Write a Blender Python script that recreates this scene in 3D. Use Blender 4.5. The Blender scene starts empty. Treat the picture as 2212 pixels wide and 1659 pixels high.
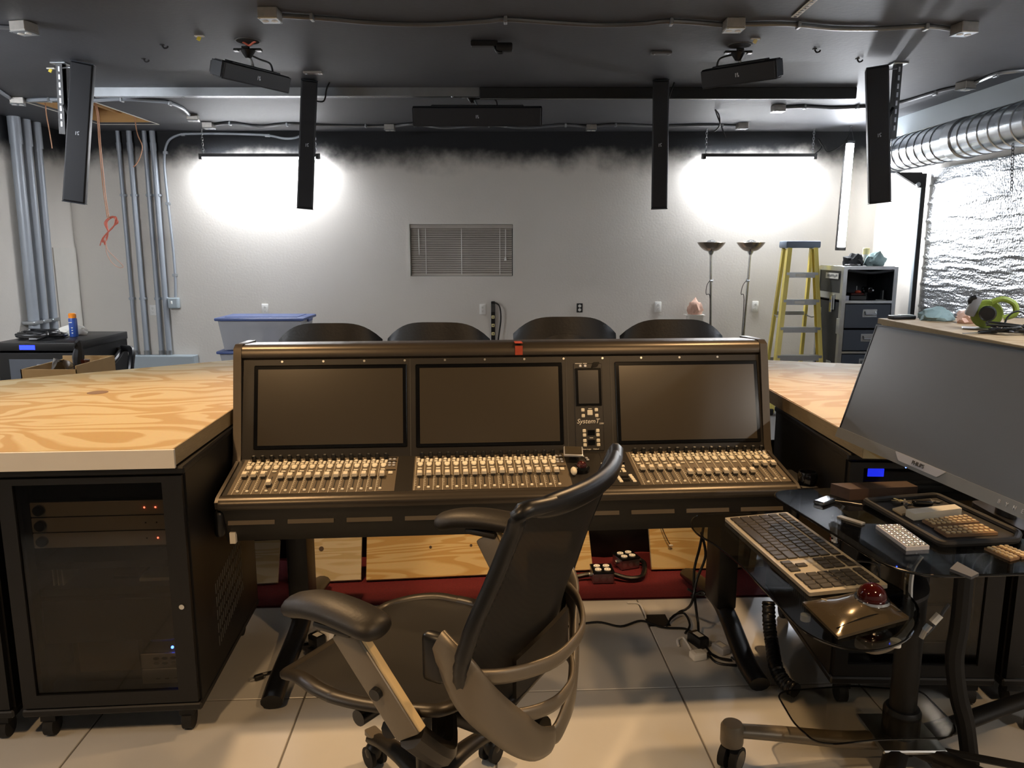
import bpy, bmesh, math, random
from mathutils import Vector, Matrix
random.seed(7)
S = bpy.context.scene
COL = S.collection
PI = math.pi
# ------------------------------------------------------------------ camera
CAMH, PITCH, FPX = 1.62, math.radians(10.06), 1662.0
cd_ = bpy.data.cameras.new('camera')
cam = bpy.data.objects.new('camera', cd_)
COL.objects.link(cam)
cam.location = (0, 0, CAMH)
cam.rotation_euler = (PI/2 - PITCH, 0, 0)
cd_.sensor_width = 36.0
cd_.lens = FPX/2212*36.0
cd_.clip_start = 0.05
S.camera = cam
# ------------------------------------------------------------------ view and world
S.view_settings.view_transform = 'Standard'
S.view_settings.look = 'None'
S.view_settings.exposure = 0.45
S.view_settings.gamma = 1.0
S.view_settings.use_curve_mapping = False
w = bpy.data.worlds.new('world'); S.world = w
w.use_nodes = True
w.node_tree.nodes['Background'].inputs[0].default_value = (0.5, 0.55, 0.6, 1)
w.node_tree.nodes['Background'].inputs[1].default_value = 0.02
# ------------------------------------------------------------------ room dimensions
CEIL, YB, XL, XR, YF = 2.83, 8.49, -4.745, 3.92, -2.6
LEDS = 105.0          # strength of the shop light diffusers
# ------------------------------------------------------------------ warm ceiling spots above and behind the desk
def spot(name, loc, target, watt, col, size, blend, radius):
    l = bpy.data.lights.new(name, 'SPOT')
    l.energy = watt; l.color = col; l.spot_size = math.radians(size)
    l.spot_blend = blend; l.shadow_soft_size = radius
    o = bpy.data.objects.new(name, l); COL.objects.link(o)
    o.location = loc
    o.rotation_euler = (Vector(target)-Vector(loc)).to_track_quat('-Z', 'Y').to_euler()
    return o
WARM = (1.0, 0.62, 0.30)
spot('ceiling_spot', (-1.3, 3.0, 2.79), (-1.15, 2.45, 0.0), 122, WARM, 92, 0.7, 0.06)
spot('ceiling_spot', (1.3, 3.05, 2.79), (1.0, 2.4, 0.0), 122, WARM, 92, 0.7, 0.06)
spot('ceiling_spot', (0.2, 3.5, 2.79), (0.2, 3.6, 0.0), 75, WARM, 30, 0.4, 0.05)
spot('ceiling_spot', (-1.3, 0.45, 2.79), (-1.1, 2.3, 0.3), 85, WARM, 95, 0.7, 0.08)
spot('ceiling_spot', (1.3, 0.45, 2.79), (1.0, 2.4, 0.3), 85, WARM, 95, 0.7, 0.08)

# ------------------------------------------------------------------ pixel -> world helpers (2212 x 1659 frame)
CT, ST = math.cos(PITCH), math.sin(PITCH)
def P(px, py, x=None, y=None, z=None):
    u = (px-1106.0)/FPX; v = -(py-829.5)/FPX
    d = Vector((u, CT+v*ST, -ST+v*CT))
    if x is not None: t = x/d.x
    elif y is not None: t = y/d.y
    else: t = (z-CAMH)/d.z
    return Vector((0, 0, CAMH)) + d*t
# ------------------------------------------------------------------ materials
def lin(h):
    h = h.lstrip('#')
    r = []
    for i in (0, 2, 4):
        c = int(h[i:i+2], 16)/255
        r.append(c/12.92 if c <= 0.04045 else ((c+0.055)/1.055)**2.4)
    return (*r, 1.0)
MATS = {}
def mat(name, col, rough=0.5, metal=0.0, var=None, bump=None, emit=None, coat=0.0, spec=0.5, trans=0.0, stretch=(1, 1, 1)):
    m = bpy.data.materials.new(name); m.use_nodes = True
    nt = m.node_tree; b = nt.nodes['Principled BSDF']
    c = lin(col) if isinstance(col, str) else col
    b.inputs['Base Color'].default_value = c
    b.inputs['Roughness'].default_value = rough
    b.inputs['Metallic'].default_value = metal
    b.inputs['Specular IOR Level'].default_value = spec
    b.inputs['Coat Weight'].default_value = coat
    b.inputs['Transmission Weight'].default_value = trans
    if emit:
        b.inputs['Emission Color'].default_value = lin(emit[0]); b.inputs['Emission Strength'].default_value = emit[1]
    if var or bump:
        tc = nt.nodes.new('ShaderNodeTexCoord'); mp = nt.nodes.new('ShaderNodeMapping')
        mp.inputs['Scale'].default_value = stretch
        nt.links.new(tc.outputs['Object'], mp.inputs['Vector'])
    if var:   # (scale, amount)
        n = nt.nodes.new('ShaderNodeTexNoise'); n.inputs['Scale'].default_value = var[0]; n.inputs['Detail'].default_value = 4
        nt.links.new(mp.outputs['Vector'], n.inputs['Vector'])
        r = nt.nodes.new('ShaderNodeMix'); r.data_type = 'RGBA'
        k = var[1]
        r.inputs[6].default_value = tuple(max(0, x*(1-k)) for x in c[:3])+(1,)
        r.inputs[7].default_value = tuple(min(1, x*(1+k)) for x in c[:3])+(1,)
        nt.links.new(n.outputs['Fac'], r.inputs[0]); nt.links.new(r.outputs[2], b.inputs['Base Color'])
    if bump:  # (scale, strength)
        n2 = nt.nodes.new('ShaderNodeTexNoise'); n2.inputs['Scale'].default_value = bump[0]; n2.inputs['Detail'].default_value = 3
        nt.links.new(mp.outputs['Vector'], n2.inputs['Vector'])
        bp = nt.nodes.new('ShaderNodeBump'); bp.inputs['Strength'].default_value = bump[1]; bp.inputs['Distance'].default_value = 0.01
        nt.links.new(n2.outputs['Fac'], bp.inputs['Height']); nt.links.new(bp.outputs['Normal'], b.inputs['Normal'])
    MATS[name] = m
    return m
def N(nt, t, **kw):
    n = nt.nodes.new(t)
    for k, v in kw.items():
        if k in n.inputs: n.inputs[k].default_value = v
        else: setattr(n, k, v)
    return n
def ramp(nt, stops):
    r = nt.nodes.new('ShaderNodeValToRGB')
    e = r.color_ramp.elements
    while len(e) < len(stops): e.new(0.5)
    for i, (p, c) in enumerate(stops):
        e[i].position = p; e[i].color = c
    return r

mat('black_metal', '#070708', 0.5)
mat('black_matte', '#121315', 0.7)
mat('black_plastic', '#0f1012', 0.37, var=(8, .2))
mat('black_gloss', '#0b0c0e', 0.12, coat=.3)
mat('black_leather', '#101215', 0.42, bump=(60, .12))
mat('speaker_black', '#191b20', 0.55)
mat('speaker_end', '#2c3138', 0.5)
mat('rubber', '#17181a', 0.75)
mat('chrome', '#cfd2d4', 0.12, 1.0)
mat('steel', '#aeb2b5', 0.32, 1.0, var=(20, .1))
mat('galvanised', '#b9bec2', 0.28, 0.9, var=(12, .15))
mat('conduit', '#a2a9b1', 0.4, 0.15, var=(6, .08))
mat('ceiling_conduit', '#7b7d80', 0.4, 0.7, var=(10, .2))
mat('box_steel', '#b3afa8', 0.38, 0.75, var=(30, .2))
mat('panel_grey', '#a9b4ba', 0.5)
mat('white_plastic', '#f0efea', 0.4)
mat('white_paint', '#d9d5cc', 0.6, var=(10, .05))
mat('outlet_dark', '#151515', 0.6)
mat('slat_white', '#bdb6ac', 0.5)
mat('bronze', '#46413b', 0.34, 0.55, var=(40, .05))
mat('console_face', '#211f1d', 0.42, 0.15)
mat('console_dark', '#161616', 0.5)
mat('fader_panel', '#5c5346', 0.48, 0.1)
mat('key_cream', '#dcd8c8', 0.5)
mat('cap_light', '#d6cfbf', 0.4)
mat('cap_dark', '#3b3a38', 0.5)
mat('screen_bezel', '#0d0e10', 0.12)
mat('screen_off', '#3d382f', 0.22, spec=.6, var=(3, .06))
mat('small_screen', '#26272a', 0.25)
mat('monitor_screen', '#5c646f', 0.3, spec=.5)
mat('monitor_grey', '#7d8081', 0.35, 0.3)
mat('brand_white', '#e6e2d8', 0.5)
mat('grey_letter', '#5f6062', 0.5)
mat('mat_red_tape', '#b4482f', 0.6)
mat('amp_face', '#cdc6b8', 0.5, 0.0)
mat('kvm_silver', '#c4c6cb', 0.35, 0.4)
mat('blue_plastic', '#4d5f93', 0.45)
mat('can_blue', '#2c4b93', 0.3)
mat('can_orange', '#e88a26', 0.4)
mat('cardboard', '#b09468', 0.85, var=(15, .1))
mat('pink_paper', '#d8b09c', 0.75)
mat('yellow_fibre', '#e3d06a', 0.42)
mat('ladder_alu', '#b6babd', 0.35, 0.7)
mat('ladder_cap', '#6d7a8c', 0.5)
mat('case_black', '#25292f', 0.5, var=(15, .15))
mat('case_front', '#343b45', 0.55)
mat('saw_green', '#76852f', 0.5)
mat('saw_grey', '#7f8082', 0.4, 0.3)
mat('cloth_dark', '#2a2c30', 0.9)
mat('cloth_blue', '#8fa7a8', 0.9)
mat('label_white', '#d8d6cd', 0.7)
mat('can_cream', '#e8dca0', 0.5)
mat('red_wire', '#d0705c', 0.55)
mat('copper_wire', '#c08a66', 0.5)
mat('lamp_bronze', '#94897e', 0.22, 0.95)
mat('aeron_frame', '#29251f', 0.4, 0.1, var=(60, .12))
mat('aeron_plate', '#756d60', 0.38, 0.3)
mat('aeron_pad', '#1b1815', 0.5, bump=(120, .06))
mat('gold_key', '#b3aea2', 0.4, 0.4)
mat('key_black', '#2a2725', 0.45)
mat('ball_red', '#3a0b08', 0.08, coat=.3)
mat('trackball_body', '#514838', 0.16, 0.35, coat=.4)
mat('drape', '#101113', 0.8, bump=(6, .5))
mat('dark_wood', '#3e2d22', 0.5, var=(6, .3), stretch=(1, 12, 12))
mat('brown_card', '#80664c', 0.85)
mat('keycap_silver', '#b9bdc6', 0.3, 0.3)
mat('amber', '#c9b48a', 0.45)
mat('grey_board', '#474b52', 0.7, var=(5, .1))
mat('tag_yellow', '#d6c23b', 0.6)
mat('dust_brown', '#786f5f', 0.7)
mat('white_wire', '#dcdcda', 0.5)
mat('blue_lcd', '#1b2cf0', 0.3, emit=('#2030ff', 3.0))
mat('led_red', '#ff5030', 0.3, emit=('#ff6048', 12.0))
mat('led_blue', '#4060ff', 0.3, emit=('#3050ff', 40.0))
mat('diffuser', '#ffffff', 0.5, emit=('#f4f8ff', LEDS))
mat('diffuser_dim', '#ffffff', 0.5, emit=('#f4f8ff', LEDS*1.5))
mat('diffuser_fill', '#ffffff', 0.5, emit=('#fff6ea', LEDS*.6))  # diffuser of the two fill lamps added on the camera side
mat('concrete', '#6d6a66', 0.75, var=(2, .12))
mat('green_grey_plate', '#8d8c7e', 0.6)
mat('duct_metal', '#c4cad0', 0.22, 1.0, var=(9, .12), bump=(30, .05))
mat('plaster', '#c9c4ba', 0.8)

def glass(name, tint, rough=0.03, refl=0.5):
    m = bpy.data.materials.new(name); m.use_nodes = True
    nt = m.node_tree; nt.nodes.remove(nt.nodes['Principled BSDF'])
    out = nt.nodes['Material Output']
    t = N(nt, 'ShaderNodeBsdfTransparent'); t.inputs[0].default_value = lin(tint)
    g = N(nt, 'ShaderNodeBsdfGlossy'); g.inputs['Roughness'].default_value = rough
    lw = N(nt, 'ShaderNodeLayerWeight'); pw = N(nt, 'ShaderNodeMath', operation='POWER'); pw.inputs[1].default_value = 5.0
    f = N(nt, 'ShaderNodeMath', operation='MULTIPLY_ADD'); f.inputs[1].default_value = .9; f.inputs[2].default_value = .04
    nt.links.new(lw.outputs['Facing'], pw.inputs[0]); nt.links.new(pw.outputs[0], f.inputs[0])
    mx = N(nt, 'ShaderNodeMixShader')
    nt.links.new(f.outputs[0], mx.inputs[0]); nt.links.new(t.outputs[0], mx.inputs[1]); nt.links.new(g.outputs[0], mx.inputs[2])
    nt.links.new(mx.outputs[0], out.inputs['Surface'])
    MATS[name] = m
glass('smoked_glass', '#c2c5c6')
glass('tinted_glass', '#d8d5cd')
glass('rack_glass', '#bdbab4', 0.06)
glass('clear_plastic', '#d2d5da', 0.12)
def frosted(name, col, k):
    m = bpy.data.materials.new(name); m.use_nodes = True
    nt = m.node_tree; b = nt.nodes['Principled BSDF']; out = nt.nodes['Material Output']
    b.inputs['Base Color'].default_value = lin(col); b.inputs['Roughness'].default_value = .3
    t = N(nt, 'ShaderNodeBsdfTransparent'); mx = N(nt, 'ShaderNodeMixShader'); mx.inputs[0].default_value = k
    nt.links.new(b.outputs[0], mx.inputs[1]); nt.links.new(t.outputs[0], mx.inputs[2]); nt.links.new(mx.outputs[0], out.inputs['Surface'])
    MATS[name] = m
frosted('frosted_plastic', '#c3c6cc', .5)
glass('bag_plastic', '#c3c7cc', 0.15)
glass('window_glass', '#a8b0b4')

def plywood(name, light, dark, sc, rough=.38):
    m = bpy.data.materials.new(name); m.use_nodes = True
    nt = m.node_tree; b = nt.nodes['Principled BSDF']
    tc = N(nt, 'ShaderNodeTexCoord'); mp = N(nt, 'ShaderNodeMapping'); mp.inputs['Scale'].default_value = sc
    n1 = N(nt, 'ShaderNodeTexNoise'); n1.inputs['Scale'].default_value = 1.0; n1.inputs['Detail'].default_value = 2.0; n1.inputs['Distortion'].default_value = 0.35
    mul = N(nt, 'ShaderNodeMath', operation='MULTIPLY'); mul.inputs[1].default_value = 11.0
    fr = N(nt, 'ShaderNodeMath', operation='FRACT')
    rp = ramp(nt, [(0.0, lin(light)), (0.42, lin(light)), (0.62, lin(dark)), (0.93, lin(dark)), (1.0, lin(light))])
    fine = N(nt, 'ShaderNodeTexNoise'); fine.inputs['Scale'].default_value = 60; fine.inputs['Detail'].default_value = 2
    mx = N(nt, 'ShaderNodeMix'); mx.data_type = 'RGBA'; mx.blend_type = 'MULTIPLY'; mx.inputs[0].default_value = .18
    L = nt.links.new
    L(tc.outputs['Object'], mp.inputs['Vector']); L(mp.outputs[0], n1.inputs['Vector']); L(n1.outputs['Fac'], mul.inputs[0]); L(mul.outputs[0], fr.inputs[0]); L(fr.outputs[0], rp.inputs[0])
    L(mp.outputs[0], fine.inputs['Vector']); L(rp.outputs[0], mx.inputs[6]); L(fine.outputs['Color'], mx.inputs[7]); L(mx.outputs[2], b.inputs['Base Color'])
    b.inputs['Roughness'].default_value = rough
    b.inputs['Specular IOR Level'].default_value = .25
    MATS[name] = m
plywood('plywood', '#cbba90', '#b99d69', (1.25, 2.6, 2), .6)
plywood('pine', '#d2bd8d', '#c0a067', (.9, 9, 9), .5)
plywood('pine_pale', '#d0c6ab', '#c0b08a', (.9, 9, 9), .5)
plywood('bench_ply', '#b59d7c', '#a58a66', (1.5, 4, 2), .55)
mat('ply_edge', '#a08c68', .7, var=(30, .35), stretch=(1, 1, 18))

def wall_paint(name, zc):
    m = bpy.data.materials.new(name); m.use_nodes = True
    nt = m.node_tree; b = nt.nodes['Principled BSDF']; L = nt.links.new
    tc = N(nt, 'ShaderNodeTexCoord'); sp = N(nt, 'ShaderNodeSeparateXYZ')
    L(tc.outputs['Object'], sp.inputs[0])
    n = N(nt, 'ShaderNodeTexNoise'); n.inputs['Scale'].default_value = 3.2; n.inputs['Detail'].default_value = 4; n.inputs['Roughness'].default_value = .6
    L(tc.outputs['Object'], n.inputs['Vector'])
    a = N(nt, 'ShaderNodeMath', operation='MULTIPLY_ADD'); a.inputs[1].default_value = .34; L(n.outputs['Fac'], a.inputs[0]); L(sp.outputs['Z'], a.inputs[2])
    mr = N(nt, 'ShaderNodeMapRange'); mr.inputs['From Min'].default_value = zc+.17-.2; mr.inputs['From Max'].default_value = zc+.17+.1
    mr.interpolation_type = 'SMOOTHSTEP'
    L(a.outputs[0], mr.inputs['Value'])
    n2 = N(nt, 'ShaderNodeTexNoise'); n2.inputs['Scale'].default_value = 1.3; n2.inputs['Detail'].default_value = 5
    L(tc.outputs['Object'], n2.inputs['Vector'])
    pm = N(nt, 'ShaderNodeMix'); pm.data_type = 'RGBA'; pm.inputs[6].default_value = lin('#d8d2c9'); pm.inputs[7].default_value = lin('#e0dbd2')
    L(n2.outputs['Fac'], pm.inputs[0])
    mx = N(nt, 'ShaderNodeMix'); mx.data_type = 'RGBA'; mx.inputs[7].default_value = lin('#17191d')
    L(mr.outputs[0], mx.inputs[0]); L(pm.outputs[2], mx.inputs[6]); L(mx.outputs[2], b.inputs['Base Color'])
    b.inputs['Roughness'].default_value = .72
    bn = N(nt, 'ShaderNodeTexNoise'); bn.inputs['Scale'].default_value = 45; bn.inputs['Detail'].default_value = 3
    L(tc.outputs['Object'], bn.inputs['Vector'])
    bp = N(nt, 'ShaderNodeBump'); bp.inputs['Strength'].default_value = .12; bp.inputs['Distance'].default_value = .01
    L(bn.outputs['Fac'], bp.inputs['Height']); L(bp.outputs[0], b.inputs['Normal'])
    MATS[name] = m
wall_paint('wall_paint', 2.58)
mat('ceiling_paint', '#47494e', .62, var=(1.6, .2), bump=(30, .12))
mat('floor_paint', '#c6c6c4', .3, var=(3, .1), bump=(14, .02))
mat('carpet_red', '#5c0c17', .95, var=(120, .45), bump=(300, .5))
mat('joist_wood', '#c59a62', .7, var=(4, .15), stretch=(1, 8, 8))
mat('attic_dark', '#15130f', .9)

def foil():
    m = bpy.data.materials.new('foil'); m.use_nodes = True
    nt = m.node_tree; b = nt.nodes['Principled BSDF']; L = nt.links.new
    b.inputs['Base Color'].default_value = lin('#c9ccd0'); b.inputs['Metallic'].default_value = .85; b.inputs['Roughness'].default_value = .36
    tc = N(nt, 'ShaderNodeTexCoord'); mp = N(nt, 'ShaderNodeMapping'); mp.inputs['Scale'].default_value = (1, 1.2, 6)
    n = N(nt, 'ShaderNodeTexNoise'); n.inputs['Scale'].default_value = 2.5; n.inputs['Detail'].default_value = 4
    v = N(nt, 'ShaderNodeTexVoronoi'); v.inputs['Scale'].default_value = 55
    L(tc.outputs['Object'], mp.inputs['Vector']); L(mp.outputs[0], n.inputs['Vector']); L(tc.outputs['Object'], v.inputs['Vector'])
    a = N(nt, 'ShaderNodeMath', operation='MULTIPLY_ADD'); a.inputs[1].default_value = .12; L(v.outputs['Distance'], a.inputs[0]); L(n.outputs['Fac'], a.inputs[2])
    bp = N(nt, 'ShaderNodeBump'); bp.inputs['Strength'].default_value = .7; bp.inputs['Distance'].default_value = .06
    L(a.outputs[0], bp.inputs['Height']); L(bp.outputs[0], b.inputs['Normal'])
    MATS['foil'] = m
foil()
def mesh_fabric():
    m = bpy.data.materials.new('mesh_fabric'); m.use_nodes = True
    nt = m.node_tree; b = nt.nodes['Principled BSDF']; L = nt.links.new
    out = nt.nodes['Material Output']
    b.inputs['Base Color'].default_value = lin('#15130f'); b.inputs['Roughness'].default_value = .6
    tc = N(nt, 'ShaderNodeTexCoord')
    w1 = N(nt, 'ShaderNodeTexWave'); w1.inputs['Scale'].default_value = 55; w1.bands_direction = 'Y'; w1.inputs['Distortion'].default_value = 1.0
    L(tc.outputs['Object'], w1.inputs['Vector'])
    rp = ramp(nt, [(0, lin('#090807')), (1, lin('#15120f'))]); L(w1.outputs['Fac'], rp.inputs[0]); L(rp.outputs[0], b.inputs['Base Color'])
    t = N(nt, 'ShaderNodeBsdfTransparent'); mx = N(nt, 'ShaderNodeMixShader'); mx.inputs[0].default_value = .13
    L(b.outputs[0], mx.inputs[1]); L(t.outputs[0], mx.inputs[2]); L(mx.outputs[0], out.inputs['Surface'])
    MATS['mesh_fabric'] = m
mesh_fabric()

# ------------------------------------------------------------------ mesh helpers
def smooth_path(pts, k=6, closed=False):
    pts = [Vector(p) for p in pts]; n = len(pts); out = []
    if n < 3 and not closed: return pts
    for i in range(n if closed else n-1):
        if closed: a, b, c, d = pts[(i-1) % n], pts[i], pts[(i+1) % n], pts[(i+2) % n]
        else: a, b, c, d = pts[max(i-1, 0)], pts[i], pts[i+1], pts[min(i+2, n-1)]
        for j in range(k):
            t = j/k
            out.append(.5*((2*b)+(c-a)*t+(2*a-5*b+4*c-d)*t*t+(3*b-a-3*c+d)*t**3))
    if not closed: out.append(pts[-1])
    return out
def rpoly(pts, r, seg=5):
    """round the corners of a 2D polygon"""
    out = []; n = len(pts)
    rs = r if isinstance(r, (list, tuple)) else [r]*n
    for i in range(n):
        p = Vector(pts[i][:2]); a = Vector(pts[i-1][:2]); b = Vector(pts[(i+1) % n][:2])
        da, db = (a-p), (b-p); rr = min(rs[i], da.length*.48, db.length*.48)
        if rr < 1e-6: out.append((p.x, p.y)); continue
        p0 = p+da.normalized()*rr; p1 = p+db.normalized()*rr
        for j in range(seg+1):
            t = j/seg
            q = p0*(1-t)**2+p*2*t*(1-t)+p1*t*t
            out.append((q.x, q.y))
    return out
WM = {}     # world matrices of empties and parts (set at creation)
class MB:
    def __init__(s, M=None): s.v = []; s.f = []; s.M = M or Matrix()
    def add(s, vs, fs, M=None):
        o = len(s.v); T = s.M @ M if M is not None else s.M
        s.v += [T @ Vector(p) for p in vs]; s.f += [[i+o for i in f] for f in fs]
        return s
    def box(s, c, d, M=None):
        x, y, z = [k/2 for k in d]; c = Vector(c)
        vs = [c+Vector((a*x, b*y, e*z)) for a in (-1, 1) for b in (-1, 1) for e in (-1, 1)]
        return s.add(vs, [(0, 1, 3, 2), (4, 6, 7, 5), (0, 4, 5, 1), (2, 3, 7, 6), (0, 2, 6, 4), (1, 5, 7, 3)], M)
    def b2(s, p, q, M=None):
        p, q = Vector(p), Vector(q); d = q-p
        return s.box((p+q)/2, [abs(k) for k in d], M)
    def rbox(s, c, d, r=.01, seg=2, M=None):
        bm = bmesh.new(); bmesh.ops.create_cube(bm, size=1)
        bmesh.ops.scale(bm, vec=d, verts=bm.verts)
        bmesh.ops.bevel(bm, geom=list(bm.edges), offset=min(r, min(d)*.49), segments=seg, affect='EDGES', profile=.5)
        bm.verts.index_update(); c = Vector(c)
        s.add([v.co+c for v in bm.verts], [[v.index for v in f.verts] for f in bm.faces], M); bm.free()
        return s
    def cyl(s, p, q, r, r2=None, n=14, M=None, caps=True):
        p, q = Vector(p), Vector(q); r2 = r if r2 is None else r2
        d = (q-p); a = d.orthogonal().normalized(); b = d.normalized().cross(a)
        vs = []; fs = []
        for k in range(n):
            t = 2*PI*k/n; e = a*math.cos(t)+b*math.sin(t)
            vs += [p+e*r, q+e*r2]
        for k in range(n):
            i, j = 2*k, 2*((k+1) % n)
            fs.append((i, j, j+1, i+1))
        if caps: fs += [[2*k for k in range(n)][::-1], [2*k+1 for k in range(n)]]
        return s.add(vs, fs, M)
    def tube(s, pts, r, n=8, closed=False, k=6, M=None, smooth=True, flat=None):
        """swept tube; r number or function of t; flat=(a,b) half sizes for a strip whose width stays near z-up"""
        pts = smooth_path(pts, k, closed) if smooth else [Vector(p) for p in pts]
        m = len(pts); vs = []; fs = []; up = None
        for i, p in enumerate(pts):
            if closed: d = pts[(i+1) % m]-pts[i-1]
            else: d = pts[min(i+1, m-1)]-pts[max(i-1, 0)]
            d.normalize()
            if up is None:
                up = d.orthogonal().normalized()
                if flat: up = (Vector((0, 0, 1))-d*d.z); up = up.normalized() if up.length > .05 else d.orthogonal().normalized()
            if flat:
                u2 = Vector((0, 0, 1))-d*d.z
                if u2.length > .2: up = u2
            up = (up-d*up.dot(d)).normalized(); sd = d.cross(up)
            rr = r(i/(m-1)) if callable(r) else r
            for j in range(n):
                t = 2*PI*j/n+(PI/n)
                if flat: e = up*math.cos(t)*flat[0]*rr+sd*math.sin(t)*flat[1]*rr
                else: e = (up*math.cos(t)+sd*math.sin(t))*rr
                vs.append(p+e)
        for i in range(m if closed else m-1):
            for j in range(n):
                a, b = i*n+j, i*n+(j+1) % n; c, d2 = ((i+1) % m)*n+(j+1) % n, ((i+1) % m)*n+j
                fs.append((a, b, c, d2))
        if not closed: fs += [list(range(n))[::-1], [(m-1)*n+j for j in range(n)]]
        return s.add(vs, fs, M)
    def lathe(s, prof, n=24, c=(0, 0, 0), M=None):
        vs = []; fs = []; m = len(prof); c = Vector(c)
        for r, z in prof:
            for k in range(n): vs.append(c+Vector((r*math.cos(2*PI*k/n), r*math.sin(2*PI*k/n), z)))
        for i in range(m-1):
            for k in range(n):
                fs.append((i*n+k, i*n+(k+1) % n, (i+1)*n+(k+1) % n, (i+1)*n+k))
        fs += [list(range(n))[::-1], [(m-1)*n+k for k in range(n)]]
        return s.add(vs, fs, M)
    def prism(s, poly, z0, z1, M=None):
        n = len(poly)
        vs = [(p[0], p[1], z0) for p in poly]+[(p[0], p[1], z1) for p in poly]
        fs = [list(range(n))[::-1], list(range(n, 2*n))]+[(i, (i+1) % n, n+(i+1) % n, n+i) for i in range(n)]
        return s.add(vs, fs, M)
    def sph(s, c, r, nu=16, nv=10, M=None):
        r = (r, r, r) if not isinstance(r, (tuple, list)) else r
        vs = [(c[0], c[1], c[2]+r[2])]
        for i in range(1, nv):
            th = PI*i/nv
            for k in range(nu):
                ph = 2*PI*k/nu
                vs.append((c[0]+r[0]*math.sin(th)*math.cos(ph), c[1]+r[1]*math.sin(th)*math.sin(ph), c[2]+r[2]*math.cos(th)))
        vs.append((c[0], c[1], c[2]-r[2])); e = len(vs)-1; fs = []
        for k in range(nu):
            k2 = (k+1) % nu
            fs.append((0, 1+k, 1+k2)); fs.append((e, 1+(nv-2)*nu+k2, 1+(nv-2)*nu+k))
            for i in range(nv-2): fs.append((1+i*nu+k, 1+(i+1)*nu+k, 1+(i+1)*nu+k2, 1+i*nu+k2))
        return s.add(vs, fs, M)
    def sheet(s, fn, nu, nv, th, M=None):
        """closed curved sheet: fn(u,v)->point, thickness th along the local normal"""
        g = [[Vector(fn(i/nu, j/nv)) for j in range(nv+1)] for i in range(nu+1)]
        top = []; bot = []
        for i in range(nu+1):
            for j in range(nv+1):
                du = g[min(i+1, nu)][j]-g[max(i-1, 0)][j]; dv = g[i][min(j+1, nv)]-g[i][max(j-1, 0)]
                nn = du.cross(dv)
                nn = nn.normalized() if nn.length > 1e-9 else Vector((0, 0, 1))
                top.append(g[i][j]+nn*th/2); bot.append(g[i][j]-nn*th/2)
        W = nv+1; o = len(top); fs = []
        for i in range(nu):
            for j in range(nv):
                a, b, c, d = i*W+j, (i+1)*W+j, (i+1)*W+j+1, i*W+j+1
                fs.append((a, b, c, d)); fs.append((o+d, o+c, o+b, o+a))
        for i in range(nu):
            fs.append((i*W, o+i*W, o+(i+1)*W, (i+1)*W)); fs.append((i*W+nv, (i+1)*W+nv, o+(i+1)*W+nv, o+i*W+nv))
        for j in range(nv):
            fs.append((j, j+1, o+j+1, o+j)); a = nu*W+j; fs.append((a, o+a, o+a+1, a+1))
        return s.add(top+bot, fs, M)
    def mesh(s, name, m, ang=35):
        me = bpy.data.meshes.new(name)
        me.from_pydata([tuple(v) for v in s.v], [], s.f)
        bm = bmesh.new(); bm.from_mesh(me); bmesh.ops.recalc_face_normals(bm, faces=bm.faces); bm.to_mesh(me); bm.free()
        if ang:
            me.polygons.foreach_set('use_smooth', [True]*len(me.polygons)); me.set_sharp_from_angle(angle=math.radians(ang))
        me.materials.append(MATS[m])
        return me
    def build(s, name, m, parent=None, world=False, ang=35, label=None):
        if parent is not None and world:
            I = WM[parent].inverted(); s.v = [I @ v for v in s.v]
        return place(name, s.mesh(name, m, ang), parent, label=label)
def place(name, me, parent=None, loc=(0, 0, 0), rot=(0, 0, 0), label=None):
    o = bpy.data.objects.new(name, me); COL.objects.link(o)
    o.location = loc; o.rotation_euler = rot
    base = Matrix()
    if parent is not None:
        o.parent = parent; base = WM[parent]
    WM[o] = base @ o.matrix_basis
    if label: o['label'] = label
    return o
def thing(name, label, cat, loc=(0, 0, 0), rz=0, group=None):
    o = bpy.data.objects.new(name, None); COL.objects.link(o)
    o.location = loc; o.rotation_euler = (0, 0, rz); o.empty_display_size = .05
    o['label'] = label; o['category'] = cat
    if group: o['group'] = group
    WM[o] = o.matrix_basis.copy()
    return o
def tag(o, label, cat, group=None):
    o['label'] = label; o['category'] = cat
    if group: o['group'] = group
    return o
def struct(o, label=None):
    o['kind'] = 'structure'
    if label: o['label'] = label
    return o
def dup(root, loc, rz=None, label=None, group=None):
    r = root.copy(); COL.objects.link(r); r.location = loc
    if rz is not None: r.rotation_euler = (0, 0, rz)
    if label: r['label'] = label
    if group: r['group'] = group
    WM[r] = r.matrix_basis.copy()
    for ch in list(root.children):
        c = ch.copy(); COL.objects.link(c); c.parent = r; WM[c] = WM[r] @ c.matrix_basis
        for g in list(ch.children):
            d = g.copy(); COL.objects.link(d); d.parent = c; WM[d] = WM[c] @ d.matrix_basis
    return r
def text_mesh(body, size, m, name='lettering', ext=.0006, align='CENTER', shear=0.0):
    c = bpy.data.curves.new(name, 'FONT'); c.body = body; c.size = size; c.extrude = ext
    c.align_x = align; c.align_y = 'CENTER'; c.resolution_u = 3; c.shear = shear
    o = bpy.data.objects.new(name, c); COL.objects.link(o)
    bpy.context.view_layer.update()
    me = bpy.data.meshes.new_from_object(o.evaluated_get(bpy.context.evaluated_depsgraph_get()))
    bpy.data.objects.remove(o); bpy.data.curves.remove(c)
    me.materials.clear(); me.materials.append(MATS[m])
    return me
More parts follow.
